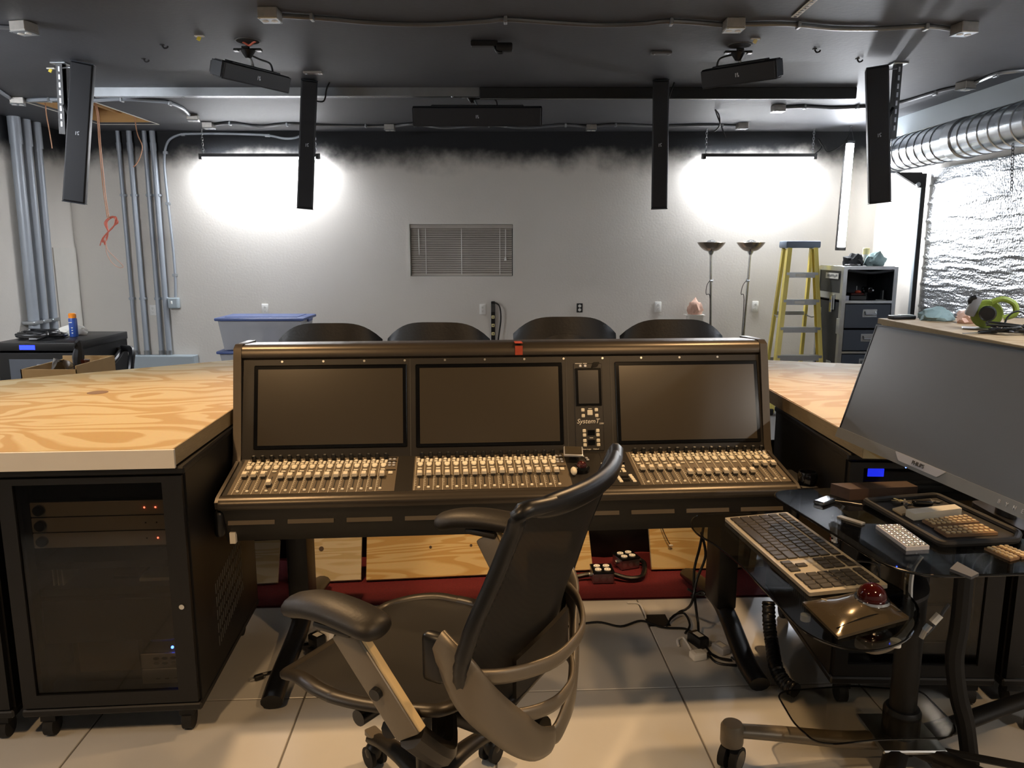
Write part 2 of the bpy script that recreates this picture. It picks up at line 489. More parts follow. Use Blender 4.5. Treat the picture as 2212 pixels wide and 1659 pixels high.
def frame(o, xa, ya):
    """matrix with origin o, x axis xa and y axis near ya"""
    x = Vector(xa).normalized(); z = x.cross(Vector(ya)).normalized(); y = z.cross(x)
    return Matrix(((x.x, y.x, z.x, o[0]), (x.y, y.y, z.y, o[1]), (x.z, y.z, z.z, o[2]), (0, 0, 0, 1)))
def place_M(name, me, parent, M, label=None):
    """place a mesh with a matrix given in the parent's local space"""
    o = place(name, me, parent, label=label)
    loc, q, sc = M.decompose()
    o.location = loc; o.rotation_euler = q.to_euler()
    WM[o] = (WM[parent] if parent is not None else Matrix()) @ M
    return o
# ================================================================== the room
# floor base slab and its grey panels
floor = struct(MB().b2((XL-.15, YF-.15, -.12), (XR+.15, YB+.15, -.003)).build('floor', 'concrete', ang=0))
pan = MB().rbox((0, 0, -.006), (.684, .724, .012), .002, 1).mesh('floor_panel', 'floor_paint')
py = math.radians(2.8)
cy_, sy_ = math.cos(py), math.sin(py)
for i in range(-4, 5):
    for j in range(-5, 1):
        lx, ly = -.07+.69*i+.345, 3.335-.73*(-j)-.365
        wx, wy = lx*cy_-(ly-2.6)*sy_, lx*sy_+(ly-2.6)*cy_+2.6
        if wy < 0.6: continue
        place('floor_panel', pan, floor, (wx, wy, 0), (0, 0, py))
# red carpet behind the panels
m = MB(Matrix.Translation((0, 3.345, 0)) @ Matrix.Rotation(py, 4, 'Z'))
m.b2((-2.6, .0, -.004), (2.6, 1.75, .006))
cp = m.build('carpet', 'carpet_red', ang=0); tag(cp, 'dark red carpet on the floor behind the grey panels', 'carpet')
# ceiling with an open hatch
hq = [P(67, 219, z=CEIL), P(214, 223, z=CEIL), P(340, 269, z=CEIL), P(207, 268, z=CEIL)]
hx0, hx1 = -4.1, -3.53; hy0, hy1 = 6.82, 8.0
m = MB()
for a, b in (((XL-.15, YF-.15), (hx0, YB+.15)), ((hx1, YF-.15), (XR+.15, YB+.15)), ((hx0, YF-.15), (hx1, hy0)), ((hx0, hy1), (hx1, YB+.15))):
    m.b2((a[0], a[1], CEIL), (b[0], b[1], CEIL+.018))
ceil = struct(m.build('ceiling', 'ceiling_paint', ang=0))
for nm, a, b, mt in (('joist', (hx0-.03, hy0-.03, CEIL+.018), (hx0, hy1+.03, CEIL+.24), 'joist_wood'), ('joist', (hx1, hy0-.03, CEIL+.018), (hx1+.03, hy1+.03, CEIL+.24), 'joist_wood'),
                     ('joist', (hx0, hy0-.03, CEIL+.018), (hx1, hy0, CEIL+.24), 'joist_wood'), ('joist', (hx0, hy1, CEIL+.018), (hx1, hy1+.03, CEIL+.24), 'joist_wood'),
                     ('attic_cover', (hx0-.03, hy0-.03, CEIL+.24), (hx1+.03, hy1+.03, CEIL+.26), 'attic_dark')):
    MB().b2(a, b).build(nm, mt, ceil, ang=0)
MB().b2((hx0+.18, hy0, CEIL+.1), (hx0+.22, hy1, CEIL+.2)).build('joist', 'joist_wood', ceil, ang=0)
MB().cyl((hx0, hy0+.45, CEIL+.14), (hx1, hy0+.62, CEIL+.14), .035).build('attic_pipe', 'conduit', ceil)
# painted edge of the hatch
m = MB()
for a, b in (((hx0-.012, hy0-.012), (hx1+.012, hy0)), ((hx0-.012, hy1), (hx1+.012, hy1+.012)), ((hx0-.012, hy0), (hx0, hy1)), ((hx1, hy0), (hx1+.012, hy1))):
    m.b2((a[0], a[1], CEIL-.004), (b[0], b[1], CEIL))
m.build('hatch_edge', 'label_white', ceil, ang=0)
# walls
wl, wr, wb, wt = -1.131, .03, 1.304, 1.879     # window opening in the back wall
m = MB()
m.b2((XL-.15, YB, 0), (wl, YB+.15, CEIL)); m.b2((wr, YB, 0), (XR+.15, YB+.15, CEIL))
m.b2((wl, YB, 0), (wr, YB+.15, wb)); m.b2((wl, YB, wt), (wr, YB+.15, CEIL))
wall_back = struct(m.build('wall_back', 'wall_paint', ang=0))
wall_left = struct(MB().b2((XL-.15, YF, 0), (XL, YB, CEIL)).build('wall_left', 'wall_paint', ang=0))
wall_right = struct(MB().b2((XR, YF, 0), (XR+.15, YB, CEIL)).build('wall_right', 'wall_paint', ang=0))
struct(MB().b2((XL-.15, YF-.15, 0), (XR+.15, YF, CEIL)).build('wall_front', 'wall_paint', ang=0))
# paler corner strip on the left wall beside the corner
# window with blinds
win = bpy.data.objects.new('window_1', None); COL.objects.link(win); win.location = ((wl+wr)/2, YB, wb); WM[win] = win.matrix_basis.copy()
struct(win, 'small window with closed white blinds in the back wall')
m = MB(); fw = .022
m.b2((wl, YB-.012, wb), (wl+fw, YB+.12, wt)); m.b2((wr-fw, YB-.012, wb), (wr, YB+.12, wt)); m.b2((wl+fw, YB-.006, wt-.012), (wr-fw, YB+.12, wt)); m.b2((wl+fw, YB+.0, wb), (wr-fw, YB+.12, wb+.008))
m.build('window_frame', 'white_paint', win, world=True, ang=0)
MB().b2((wl+fw, YB+.1, wb+.01), (wr-fw, YB+.106, wt-.012)).build('pane', 'window_glass', win, world=True, ang=0)
MB().b2((wl+fw+.004, YB+.015, wt-.055), (wr-fw-.004, YB+.06, wt-.016)).build('headrail', 'slat_white', win, world=True, ang=0)
MB().b2((wl+fw+.008, YB+.025, wb+.012), (wr-fw-.008, YB+.05, wb+.026)).build('bottom_rail', 'slat_white', win, world=True, ang=0)
sl = MB(); Wd = wr-wl-2*fw-.016
sl.sheet(lambda u, v: ((u-.5)*Wd, (v-.5)*.014-.004*math.sin(PI*v), (v-.5)*.0215), 2, 5, .0012)
slm = sl.mesh('slat', 'slat_white')
ns = 21; z0, z1 = wb+.036, wt-.066
for i in range(ns):
    place('slat', slm, win, (0, .05, z0-wb+(z1-z0)*i/(ns-1)))
for fx in (.165, .5, .86):
    MB().cyl((wl+(wr-wl)*fx, YB+.028, wb+.02), (wl+(wr-wl)*fx, YB+.028, wt-.05), .0032, n=6).build('ladder_cord', 'white_plastic', win, world=True)
MB().cyl((wl+.115, YB+.02, wt-.06), (wl+.12, YB+.018, wt-.34), .005, n=6).build('tilt_wand', 'white_plastic', win, world=True)
m = MB(); m.cyl((wr-.1, YB+.02, wt-.06), (wr-.1, YB+.018, wt-.36), .0035, n=6); m.cyl((wr-.1, YB+.018, wt-.4), (wr-.1, YB+.018, wt-.36), .014, .006, n=8)
m.build('pull_cord', 'white_plastic', win, world=True)
# back wall outlets
def outlet(px, py, label, plate='white_plastic', group=None, tilt=0):
    c = P(px, py, y=YB)
    t = thing('wall_outlet', label, 'outlet', c, 0, group)
    if plate: MB().rbox((0, -.005, 0), (.072, .01, .116), .004, 2).build('cover_plate', plate, t)
    else: MB().rbox((0, -.004, 0), (.066, .008, .1), .003, 1).build('cover_plate', 'outlet_dark', t)
    for s in (-1, 1):
        f = MB(); f.lathe([(.0165, 0), (.0165, .004)], 14, M=Matrix.Translation((0, -.0095, s*.021)) @ Matrix.Rotation(PI/2, 4, 'X')); r = f.build('receptacle', 'white_plastic', t)
        q = MB(); q.box((-.006, -.0142, s*.021+.003), (.002, .002, .009)); q.box((.006, -.0142, s*.021+.003), (.002, .002, .007)); q.box((0, -.0142, s*.021-.008), (.004, .002, .004)); q.build('slot', 'outlet_dark', r)
    return t
outlet(331, 670, 'white wall outlet between the grey conduits on the back wall')
outlet(573, 668, 'white wall outlet above the blue-lidded storage bin')
outlet(1043, 668, 'white wall outlet beside the vertical power strip')
outlet(1252, 665, 'wall outlet without cover plate, dark surround, right of the power strip', plate=None)
outlet(1421, 663, 'white wall outlet beside the carton of pink paper')
outlet(1631, 662, 'white wall outlet between the floor lamps and the stepladder')
# ================================================================== things on ceiling and walls
def jbox(px, py, label, rz=0.0, size=.1, wall=False, cover='duplex'):
    c = P(px, py, z=CEIL-.03); c.z = CEIL
    t = thing('junction_box', label, 'junction box', c, rz)
    MB().rbox((0, 0, -.026), (size, size, .052), .004, 1).build('box', 'box_steel', t)
    MB().rbox((0, 0, -.055), (size+.004, size+.004, .006), .003, 1).build('cover_plate', 'galvanised', t)
    for s in (-1, 1):
        MB().lathe([(.017, -.0605), (.017, -.058)], 12, (s*.024, 0, 0)).build('receptacle', 'white_plastic' if cover == 'duplex' else 'steel', t)
        MB().cyl((s*size*.42, size*.42*s, -.06), (s*size*.42, size*.42*s, -.057), .005, n=8).build('screw', 'steel', t)
    return t
def cable(name, label, cat, pts, r, mt, z=None, straps=(), group=None, k=6):
    pts = [P(x, y, z=z) if z is not None else Vector(p) for p in pts for x, y in [p[:2]]] if z is not None else [Vector(p) for p in pts]
    t = thing(name, label, cat, pts[0], 0, group)
    MB().tube(pts, r, 8, k=k).build('tube', mt, t, world=True)
    for s in straps:
        c = P(s[0], s[1], z=z)
        MB().rbox((c.x, c.y, z-.004), (.018, .05, r*2+.008), .003, 1).build('strap', 'galvanised', t, world=True)
    return t
ZC = CEIL-.014
cable('ceiling_conduit', 'flexible metal conduit between the two steel boxes near the perforated strap and yellow clips', 'conduit',
      [(606, 34), (700, 40), (800, 49), (920, 53), (1050, 46), (1092, 42), (1200, 49), (1300, 54), (1390, 51), (1450, 46), (1562, 54)], .013, 'ceiling_conduit', ZC, [(674, 36), (1092, 42), (1450, 46)])
cable('ceiling_conduit', 'short flexible metal conduit crossing below the perforated strap', 'conduit',
      [(1608, 53), (1700, 52), (1800, 61), (1900, 62), (2000, 57), (2060, 64)], .013, 'ceiling_conduit', ZC, [(1725, 53), (2000, 57)])
jbox(583, 33, 'square steel ceiling box at the end of the long conduit, above the tilted bar speaker')
jbox(1585, 55, 'square steel ceiling box between the perforated strap and a tilted bar speaker')
jbox(2083, 63, 'square steel ceiling box above the column speaker beside the duct', .15)
cable('ceiling_conduit', 'short stub of flexible conduit entering a lone steel box', 'conduit', [(-60, 54), (-20, 57), (28, 60)], .013, 'ceiling_conduit', ZC)
jbox(52, 61, 'lone square steel ceiling box with a short conduit stub', -.2)
cable('ceiling_conduit', 'grey conduit curving past the open ceiling hatch', 'conduit',
      [(55, 217), (110, 215), (200, 217), (265, 214), (330, 218), (365, 222), (395, 235), (408, 248)], .015, 'conduit', ZC, [(107, 215), (263, 214), (367, 222)])
cable('ceiling_conduit', 'grey conduit running from the left wall to the box beside the ceiling hatch', 'conduit', [(-70, 160), (-20, 186), (25, 214)], .015, 'conduit', ZC)
jbox(38, 219, 'steel ceiling box at the corner of the open ceiling hatch', .4)
jbox(417, 255, 'steel ceiling box where the curved grey conduit ends', .2)
cable('ceiling_conduit', 'long grey conduit running along the ceiling close to the back wall', 'conduit',
      [(465, 269), (500, 266), (560, 273), (620, 268), (700, 271), (835, 273), (890, 268), (960, 276), (1050, 270), (1130, 276), (1220, 270), (1275, 273), (1330, 269), (1420, 272), (1520, 270), (1592, 272)],
      .014, 'ceiling_conduit', ZC, [(497, 266), (620, 268), (790, 271), (898, 268), (1056, 270), (1222, 270), (1330, 269), (1560, 271)])
jbox(451, 272, 'steel ceiling box at the start of the long conduit by the back wall')
jbox(842, 276, 'steel ceiling box beside the wide centre speaker, towards the wall conduits')
jbox(1277, 276, 'steel ceiling box beside the wide centre speaker, towards the floor lamps')
jbox(1603, 273, 'steel ceiling box with loose wire ends above the stepladder side shop light')
cable('ceiling_conduit', 'flexible conduit running from the box under the dark rail towards the right wall', 'conduit',
      [(1697, 232), (1740, 230), (1800, 233), (1870, 230), (1940, 223), (2020, 200), (2070, 188)], .014, 'ceiling_conduit', ZC, [(1738, 230), (1852, 230), (2020, 200)])
cable('ceiling_conduit', 'bright flexible conduit leaving the steel box above the round duct', 'conduit', [(2100, 182), (2152, 160), (2190, 154), (2214, 152)], .014, 'galvanised', ZC, [(2152, 160)])
jbox(1681, 235, 'steel ceiling box below the end of the dark ceiling rail')
jbox(2086, 186, 'steel ceiling box above the round metal duct', .3)
# flexible conduit on the back wall down to a grey switch box
c6 = [P(x, y, y=YB-.02) for x, y in ((655, 289), (640, 297), (615, 299), (575, 292), (500, 289), (420, 289), (385, 292), (362, 308), (355, 350), (362, 430), (372, 520), (378, 590), (379, 642))]
t = thing('wall_conduit', 'thin bent conduit on the back wall running down to a grey switch box', 'conduit', c6[-1])
MB().tube(c6, .013, 8).build('tube', 'conduit', t, world=True)
for q in ((578, 293), (396, 291), (358, 330), (363, 440), (378, 594)):
    c = P(*q, y=YB-.0155); MB().rbox(c, (.05, .03, .03), .003, 1).build('strap', 'galvanised', t, world=True)
c = P(379, 654, y=YB)
t = thing('switch_box', 'small grey metal switch box at the lower end of the thin wall conduit', 'switch box', c)
MB().rbox((0, -.035, 0), (.11, .07, .115), .01, 2).build('box', 'panel_grey', t)
MB().rbox((0, -.073, 0), (.1, .008, .105), .004, 1).build('cover_plate', 'panel_grey', t)
MB().rbox((-.008, -.082, .008), (.014, .016, .034), .003, 1).build('toggle', 'white_plastic', t)
# four grey conduits and the gutter box
for i, (x, lab) in enumerate(((-4.156, 'grey steel conduit on the back wall, first of four from the room corner'), (-4.036, 'grey steel conduit on the back wall, second of four from the room corner'), (-3.876, 'grey steel conduit on the back wall, third of four from the room corner'), (-3.791, 'grey steel conduit on the back wall, fourth of four from the room corner'))):
    r = (.021, .028, .024, .028)[i]
    t = thing('wall_conduit', lab, 'conduit', (x, YB-.045, .45))
    MB().cyl((0, 0, 0), (0, 0, CEIL-.45), r, n=16).build('tube', 'conduit', t)
    for z in (.62, 1.72):
        MB().rbox((0, .01, z), (2*r+.014, .06, .028), .006, 1).build('strap', 'conduit', t)
    MB().cyl((0, 0, 0), (0, 0, .05), r+.006, n=16).build('coupling', 'steel', t)
    MB().cyl((0, 0, CEIL-.45-.2), (0, 0, CEIL-.45-.12), r+.004, n=16).build('coupling', 'conduit', t)
t = thing('electrical_gutter', 'long pale grey electrical trough under the four wall conduits', 'electrical box', (-3.93, YB-.06, .2))
MB().rbox((.06, 0, .125), (.76, .11, .25), .006, 1).build('body', 'panel_grey', t)
MB().rbox((.06, -.058, .125), (.74, .006, .235), .003, 1).build('cover_plate', 'panel_grey', t)
MB().cyl((.44, 0, .13), (.444, 0, .13), .03, n=16).build('knockout', 'steel', t)
# three large pipes on the left wall
for i, (ya, yb, r) in enumerate(((7.54, 7.5, .05), (7.71, 7.66, .043), (7.88, 7.82, .04))):
    lab = ('thick grey pipe on the left wall, nearest the leaning dark board', 'thick grey pipe on the left wall, middle of three', 'thick grey pipe on the left wall, nearest the room corner')[i]
    t = thing('wall_pipe', lab, 'pipe', (XL+.07, yb, 0))
    m = MB(); m.cyl((0, 0, 0), (0, ya-yb, CEIL), r, n=20); m.build('tube', 'conduit', t)
    z = .9
    MB().rbox((-.004, 0, z), (2*r+.03, 2*r+.05, .035), .012, 2).build('strap', 'galvanised', t)
    MB().cyl((0, ya-yb, 2.58), (0, ya-yb, CEIL-.002), r+.006, n=20).build('coupling', 'conduit', t)
# loose white trim board in the left corner
mt_ = MB().b2((XL+.001, 8.06, .6), (XL+.012, 8.48, 1.62)).build('trim_1', 'white_paint', ang=0); struct(mt_)

# ---- rails on the ceiling
a, b = P(196, 188, z=CEIL), P(1036, 193, z=CEIL); yy = 6.24
t = thing('strut_rail', 'long silver strut channel fixed across the ceiling', 'rail', ((a.x+b.x)/2, yy, CEIL))
L_ = b.x-a.x
m = MB(); m.box((0, 0, -.004), (L_, .06, .008)); m.box((0, -.029, -.034), (L_, .006, .06)); m.box((0, .029, -.034), (L_, .006, .06)); m.box((0, -.02, -.062), (L_, .014, .005)); m.box((0, .02, -.062), (L_, .014, .005))
m.build('channel', 'galvanised', t, ang=0)
for fx in (-.27, .16, .43): MB().cyl((L_*fx, 0, -.07), (L_*fx, 0, -.058), .012, n=8).build('bolt', 'steel', t)
a, b = P(1037, 193, z=CEIL), P(1846, 191, z=CEIL); L_ = b.x-a.x
t = thing('dark_rail', 'long black painted rail on the ceiling continuing the silver strut', 'rail', ((a.x+b.x)/2, yy, CEIL))
MB().rbox((0, 0, -.04), (L_, .075, .08), .004, 1).build('channel', 'black_matte', t)
MB().box((0, -.02, -.083), (L_, .012, .006)).build('lip', 'steel', t, ang=0)
t = thing('light_strap', 'perforated white metal strap hanging flat on the ceiling', 'strap', P(1722, 34, z=CEIL-.003))
a, b = P(1716, 37, z=CEIL-.006), P(1790, -28, z=CEIL-.006); d = (b-a)
M = frame(a, d, (-d.y, d.x, 0))
MB(M).box((d.length/2, 0, 0), (d.length, .035, .004)).build('band', 'label_white', t, world=True, ang=0)
for i in range(14):
    MB(M).cyl((d.length*(i+.5)/14, 0, -.004), (d.length*(i+.5)/14, 0, -.0025), .009, n=8).build('hole', 'cap_dark', t, world=True)
# small bits on the ceiling
for i, (px, py, lab) in enumerate(((431, 78, 'yellow plastic clip on the ceiling beside a steel box'), (110, 148, 'yellow tag on the ceiling beside the strut of a column speaker'), (1632, 84, 'cream plastic clip on the ceiling near a tilted bar speaker'))):
    c = P(px, py, z=CEIL-.004)
    t = thing('ceiling_clip', lab, 'clip', c)
    MB().rbox((0, 0, 0), (.055, .02, .008), .002, 1).build('base', 'label_white', t)
    MB().rbox((.004, -.004, -.014), (.022, .006, .024), .002, 1, Matrix.Rotation(.5, 4, 'Y')).build('tab', 'tag_yellow' if i < 2 else 'can_cream', t)
for px, py, lab in ((676, 157, 'crumpled silver bracket plate on the ceiling above a column speaker'), (1428, 115, 'flat grey plate on the ceiling above the column speaker near the dark rail')):
    c = P(px, py, z=CEIL-.008); t = thing('ceiling_plate', lab, 'plate', c)
    MB().rbox((0, 0, 0), (.13, .05, .016), .003, 1).build('plate', 'box_steel' if px < 1000 else 'grey_letter', t)
    for s in (-1, 1): MB().cyl((s*.045, 0, -.012), (s*.045, 0, -.008), .008, n=8).build('screw', 'steel', t)
c = P(1068, 95, z=CEIL-.02); t = thing('ceiling_mount', 'small black empty speaker mount on the ceiling', 'mount', c)
MB().rbox((-.06, 0, .0), (.16, .05, .03), .004, 1).build('plate', 'black_metal', t)
MB().rbox((.06, .0, -.02), (.1, .06, .05), .012, 2).build('swivel', 'black_metal', t)
MB().tube([(.0, 0, -.01), (.02, -.02, -.05), (.05, -.03, -.055)], .009).build('clamp', 'black_metal', t)
for px, py, lab in ((350, 98, 'black wire stub in the ceiling between a steel box and the hanging clips'), (310, 128, 'tiny black wire stub in the ceiling above the silver strut'), (1760, 107, 'black hook in the ceiling beside a cream clip'), (1852, 128, 'black hook in the ceiling next to a column speaker')):
    c = P(px, py, z=CEIL-.004); t = thing('ceiling_hook', lab, 'hook', c)
    MB().cyl((0, 0, 0), (0, 0, .004), .014, n=10).build('base', 'black_matte', t)
    MB().tube([(0, 0, 0), (.012, 0, -.016), (.03, 0, -.012), (.034, 0, -.003)], .005).build('wire', 'black_matte', t)
c = P(1545, 237, z=CEIL-.003); t = thing('loose_wire', 'loose black wires dangling from the ceiling near the back wall', 'wire', c)
for q in ([(0, 0, 0), (.05, .05, -.04), (.07, .1, -.12), (.03, .12, -.17)], [(0, 0, 0), (.04, .06, -.05), (.1, .12, -.14), (.14, .14, -.22)]):
    MB().tube(q, .006).build('strand', 'black_plastic', t)

# ---- column speakers
def column_speaker(label, top, bot, face, wdt, brk=None):
    top, bot = Vector(top), Vector(bot)
    t = thing('column_speaker', label, 'speaker', (top+bot)/2, 0, 'slim column speakers hanging from the ceiling')
    up = (top-bot); h = up.length; up.normalize()
    f = Vector((face[0], face[1], 0)); f = (f-up*f.dot(up)).normalized(); sd = up.cross(f)*-1
    c = (top+bot)/2
    M = Matrix(((sd.x, -f.x, up.x, c.x), (sd.y, -f.y, up.y, c.y), (sd.z, -f.z, up.z, c.z), (0, 0, 0, 1)))
    if M.determinant() < 0: M = Matrix(((-sd.x, -f.x, up.x, c.x), (-sd.y, -f.y, up.y, c.y), (-sd.z, -f.z, up.z, c.z), (0, 0, 0, 1)))
    MB(M).rbox((0, .045, 0), (wdt, .09, h), .006, 2).build('cabinet', 'speaker_black', t, world=True)
    MB(M).rbox((0, -.004, 0), (wdt*.9, .012, h-.012), .004, 1).build('grille', 'speaker_black', t, world=True)
    k = MB(M); k.box((-.008, -.0115, .0), (.005, .002, .022)); k.box((.002, -.0115, .006), (.006, .002, .012), Matrix.Rotation(0, 4, 'Y')); k.box((.006, -.0115, -.006), (.008, .002, .009)); k.box((.008, -.0115, .012), (.007, .002, .005))
    k.build('logo', 'keycap_silver', t, world=True)
    for z in (-1, 1): MB(M).rbox((0, .045, z*(h/2+.003)), (wdt+.004, .094, .006), .002, 1).build('end_cap', 'speaker_end', t, world=True)
    if brk:
        b0, b1 = [Vector(x) for x in brk]
        d = b1-b0; F = frame(b0, d, (0, 1, 0))
        u = MB(F); u.box((d.length/2, 0, -.02), (d.length, .05, .004)); u.box((d.length/2, -.023, 0), (d.length, .004, .04)); u.box((d.length/2, .023, 0), (d.length, .004, .04)); u.build('strut', 'black_metal', t, world=True, ang=0)
        for i in range(8):
            MB(F).rbox((d.length*(i+.7)/9, -.0265, .0), (.032, .003, .012), .001, 1).build('slot', 'keycap_silver', t, world=True)  # pale inlays stand in for light showing through the slots
        mid = b0+d*.55
        MB().tube([mid, (mid+c)/2+Vector((0, 0, .01)), c+Vector((0, .08, -.0))], .012, smooth=False).build('bracket_arm', 'black_metal', t, world=True)
        MB().rbox((b0.x, b0.y, CEIL-.006), (.1, .09, .01), .002, 1).build('ceiling_foot', 'galvanised', t, world=True)
        MB().tube([b0+Vector((0, 0, -.03)), b0*.5+top*.5+Vector((0, -.04, -.035)), top+Vector((0, .09, -.03))], .005).build('cable', 'steel', t, world=True)
    else:
        MB().box((top.x, top.y+.06, (top.z+CEIL)/2), (.05, .05, max(.004, CEIL-top.z))).build('bracket', 'black_metal', t, world=True, ang=0)
        MB().tube([top+Vector((.0, .09, -.12)), top+Vector((.07, .12, -.12)), top+Vector((.1, .1, -.04)), Vector((top.x+.12, top.y+.12, CEIL-.004))], .006).build('cable', 'black_plastic', t, world=True)
    return t
column_speaker('slim black column speaker overlapping the shop light by the wall conduits', (-1.475, 5.9, 2.815), (-1.55, 5.9, 1.91), (.25, -1), .118)
column_speaker('slim black column speaker hanging beside the end of the dark rail, near a floor lamp', (1.085, 5.9, 2.815), (1.102, 5.9, 1.91), (-.18, -1), .118)
column_speaker('slim black column speaker on a slotted strut beside the open ceiling hatch', (-2.802, 5.3, 2.805), (-2.945, 5.3, 1.92), (.35, -1), .135, ((*P(131, 132, y=5.42)[:2], CEIL-.005), tuple(P(139, 290, y=5.46))))
column_speaker('slim black column speaker on a slotted strut beside the round metal duct', (2.385, 5.3, 2.78), (2.475, 5.3, 1.92), (-.3, -1), .135, ((*P(1939, 150, y=5.42)[:2], CEIL-.005), tuple(P(1926, 300, y=5.46))))
# ---- bar speakers
def bar_speaker(label, pa, pb, hgt, mount, tilt):
    pa, pb = Vector(pa), Vector(pb)      # centre line of the front face, left and right end
    c = (pa+pb)/2; d = (pb-pa); L = d.length; x = d.normalized()
    up = Vector((0, 0, 1)); up = (up-x*up.dot(x)).normalized(); back = up.cross(x)
    up2 = (up*math.cos(tilt)+back*math.sin(tilt)*-1).normalized(); back = up2.cross(x).normalized()
    M = Matrix(((x.x, back.x, up2.x, c.x), (x.y, back.y, up2.y, c.y), (x.z, back.z, up2.z, c.z), (0, 0, 0, 1)))
    t = thing('bar_speaker', label, 'speaker', c, 0, 'horizontal bar speakers on ceiling brackets')
    prof = [(-hgt/2, 0), (hgt*.42, 0), (hgt/2, .02), (hgt*.5, .07), (hgt*.3, .11), (-hgt*.3, .11), (-hgt/2, .07)]
    body = MB(M); n = len(prof)
    vs = [(-L/2, y, z) for z, y in prof]+[(L/2, y, z) for z, y in prof]
    body.add(vs, [list(range(n)), list(range(n, 2*n))[::-1]]+[(i, (i+1) % n, n+(i+1) % n, n+i) for i in range(n)])
    body.build('cabinet', 'speaker_black', t, world=True, ang=20)
    MB(M).rbox((0, -.004, 0), (L*.985, .01, hgt*.9), .003, 1).build('grille', 'speaker_black', t, world=True)
    MB(M).rbox((0, .05, hgt/2+.002), (L*.72, .07, .012), .004, 1).build('top_plate', 'speaker_black', t, world=True)
    for s in (-1, 1): MB(M).rbox((s*(L/2+.003), .05, 0), (.006, .09, hgt*.86), .002, 1).build('end_cap', 'speaker_end', t, world=True)
    k = MB(M); k.box((-.008, -.0105, .0), (.006, .002, .024)); k.box((.004, -.0105, .006), (.008, .002, .013)); k.box((.008, -.0105, -.007), (.01, .002, .01)); k.build('logo', 'keycap_silver', t, world=True)
    mt = Vector((mount[0], mount[1], CEIL))
    tp = c+back*.05+up2*(hgt/2)
    MB().tube([tp, (tp.x*.6+mt.x*.4, tp.y*.6+mt.y*.4, tp.z+.04), (mt.x, mt.y, CEIL-.05)], .008, k=4).build('stem', 'steel', t, world=True)
    cross = MB(Matrix.Translation(mt+Vector((0, 0, -.02)))); cross.rbox((0, 0, 0), (.17, .035, .012), .003, 1); cross.rbox((0, 0, -.0), (.035, .14, .012), .003, 1); cross.build('ceiling_cross', 'black_metal', t, world=True)
    MB(Matrix.Translation(mt)).lathe([(.045, -.026), (.03, -.05), (.016, -.07)], 14).build('swivel', 'black_metal', t, world=True)
    MB(Matrix.Translation(mt)).cyl((0, 0, -.018), (0, 0, 0), .012, n=8).build('rod', 'black_metal', t, world=True)
    for s in (-1, 1): MB(Matrix.Translation(mt)).rbox((s*.07, -.003, -.028), (.03, .036, .006), .002, 1).build('bolt_plate', 'keycap_silver', t, world=True)
    e = 1 if mount[2] > 0 else -1
    MB().tube([tp+x*e*.16, tp+x*e*.14+Vector((0, 0, .05)), tp+x*e*.05+Vector((0, 0, .06)), Vector((mt.x, mt.y, CEIL-.045))], .006).build('cable', 'black_plastic', t, world=True)
    return t
bar_speaker('short black bar speaker tilted under a ceiling bracket beside the silver strut', P(481, 150, y=4.75), P(626, 185, y=5.22), .1, (*P(535, 100, z=CEIL)[:2], 1), .3)
bar_speaker('short black bar speaker tilted under a ceiling bracket beside the dark rail', P(1516, 173, y=5.22), P(1676, 149, y=4.9), .115, (*P(1595, 105, z=CEIL)[:2], -1), .3)
bar_speaker('long black centre bar speaker hung level below the strut above the window', P(892, 252, y=6.4), P(1170, 252, y=6.4), .15, (*P(1020, 203, z=CEIL)[:2], 1), .25)
for px, py, lab in ((535, 88, 'round ceiling cutout with red wires above the bar speaker near the silver strut'), (1598, 97, 'round dark ceiling cutout above the bar speaker near the cream clip')):
    c = P(px, py, z=CEIL); t = thing('ceiling_cutout', lab, 'cutout', (c.x, c.y, CEIL))
    MB().lathe([(.075, -.004), (.075, 0)], 20).build('rim', 'grey_letter', t)
    MB().lathe([(.066, -.006), (.066, -.003)], 20).build('opening', 'attic_dark', t)
    if px < 1000: MB().tube([(-.03, 0, -.006), (0, .02, -.02), (.03, 0, -.012), (.05, -.01, -.006)], .006).build('wire', 'red_wire', t)

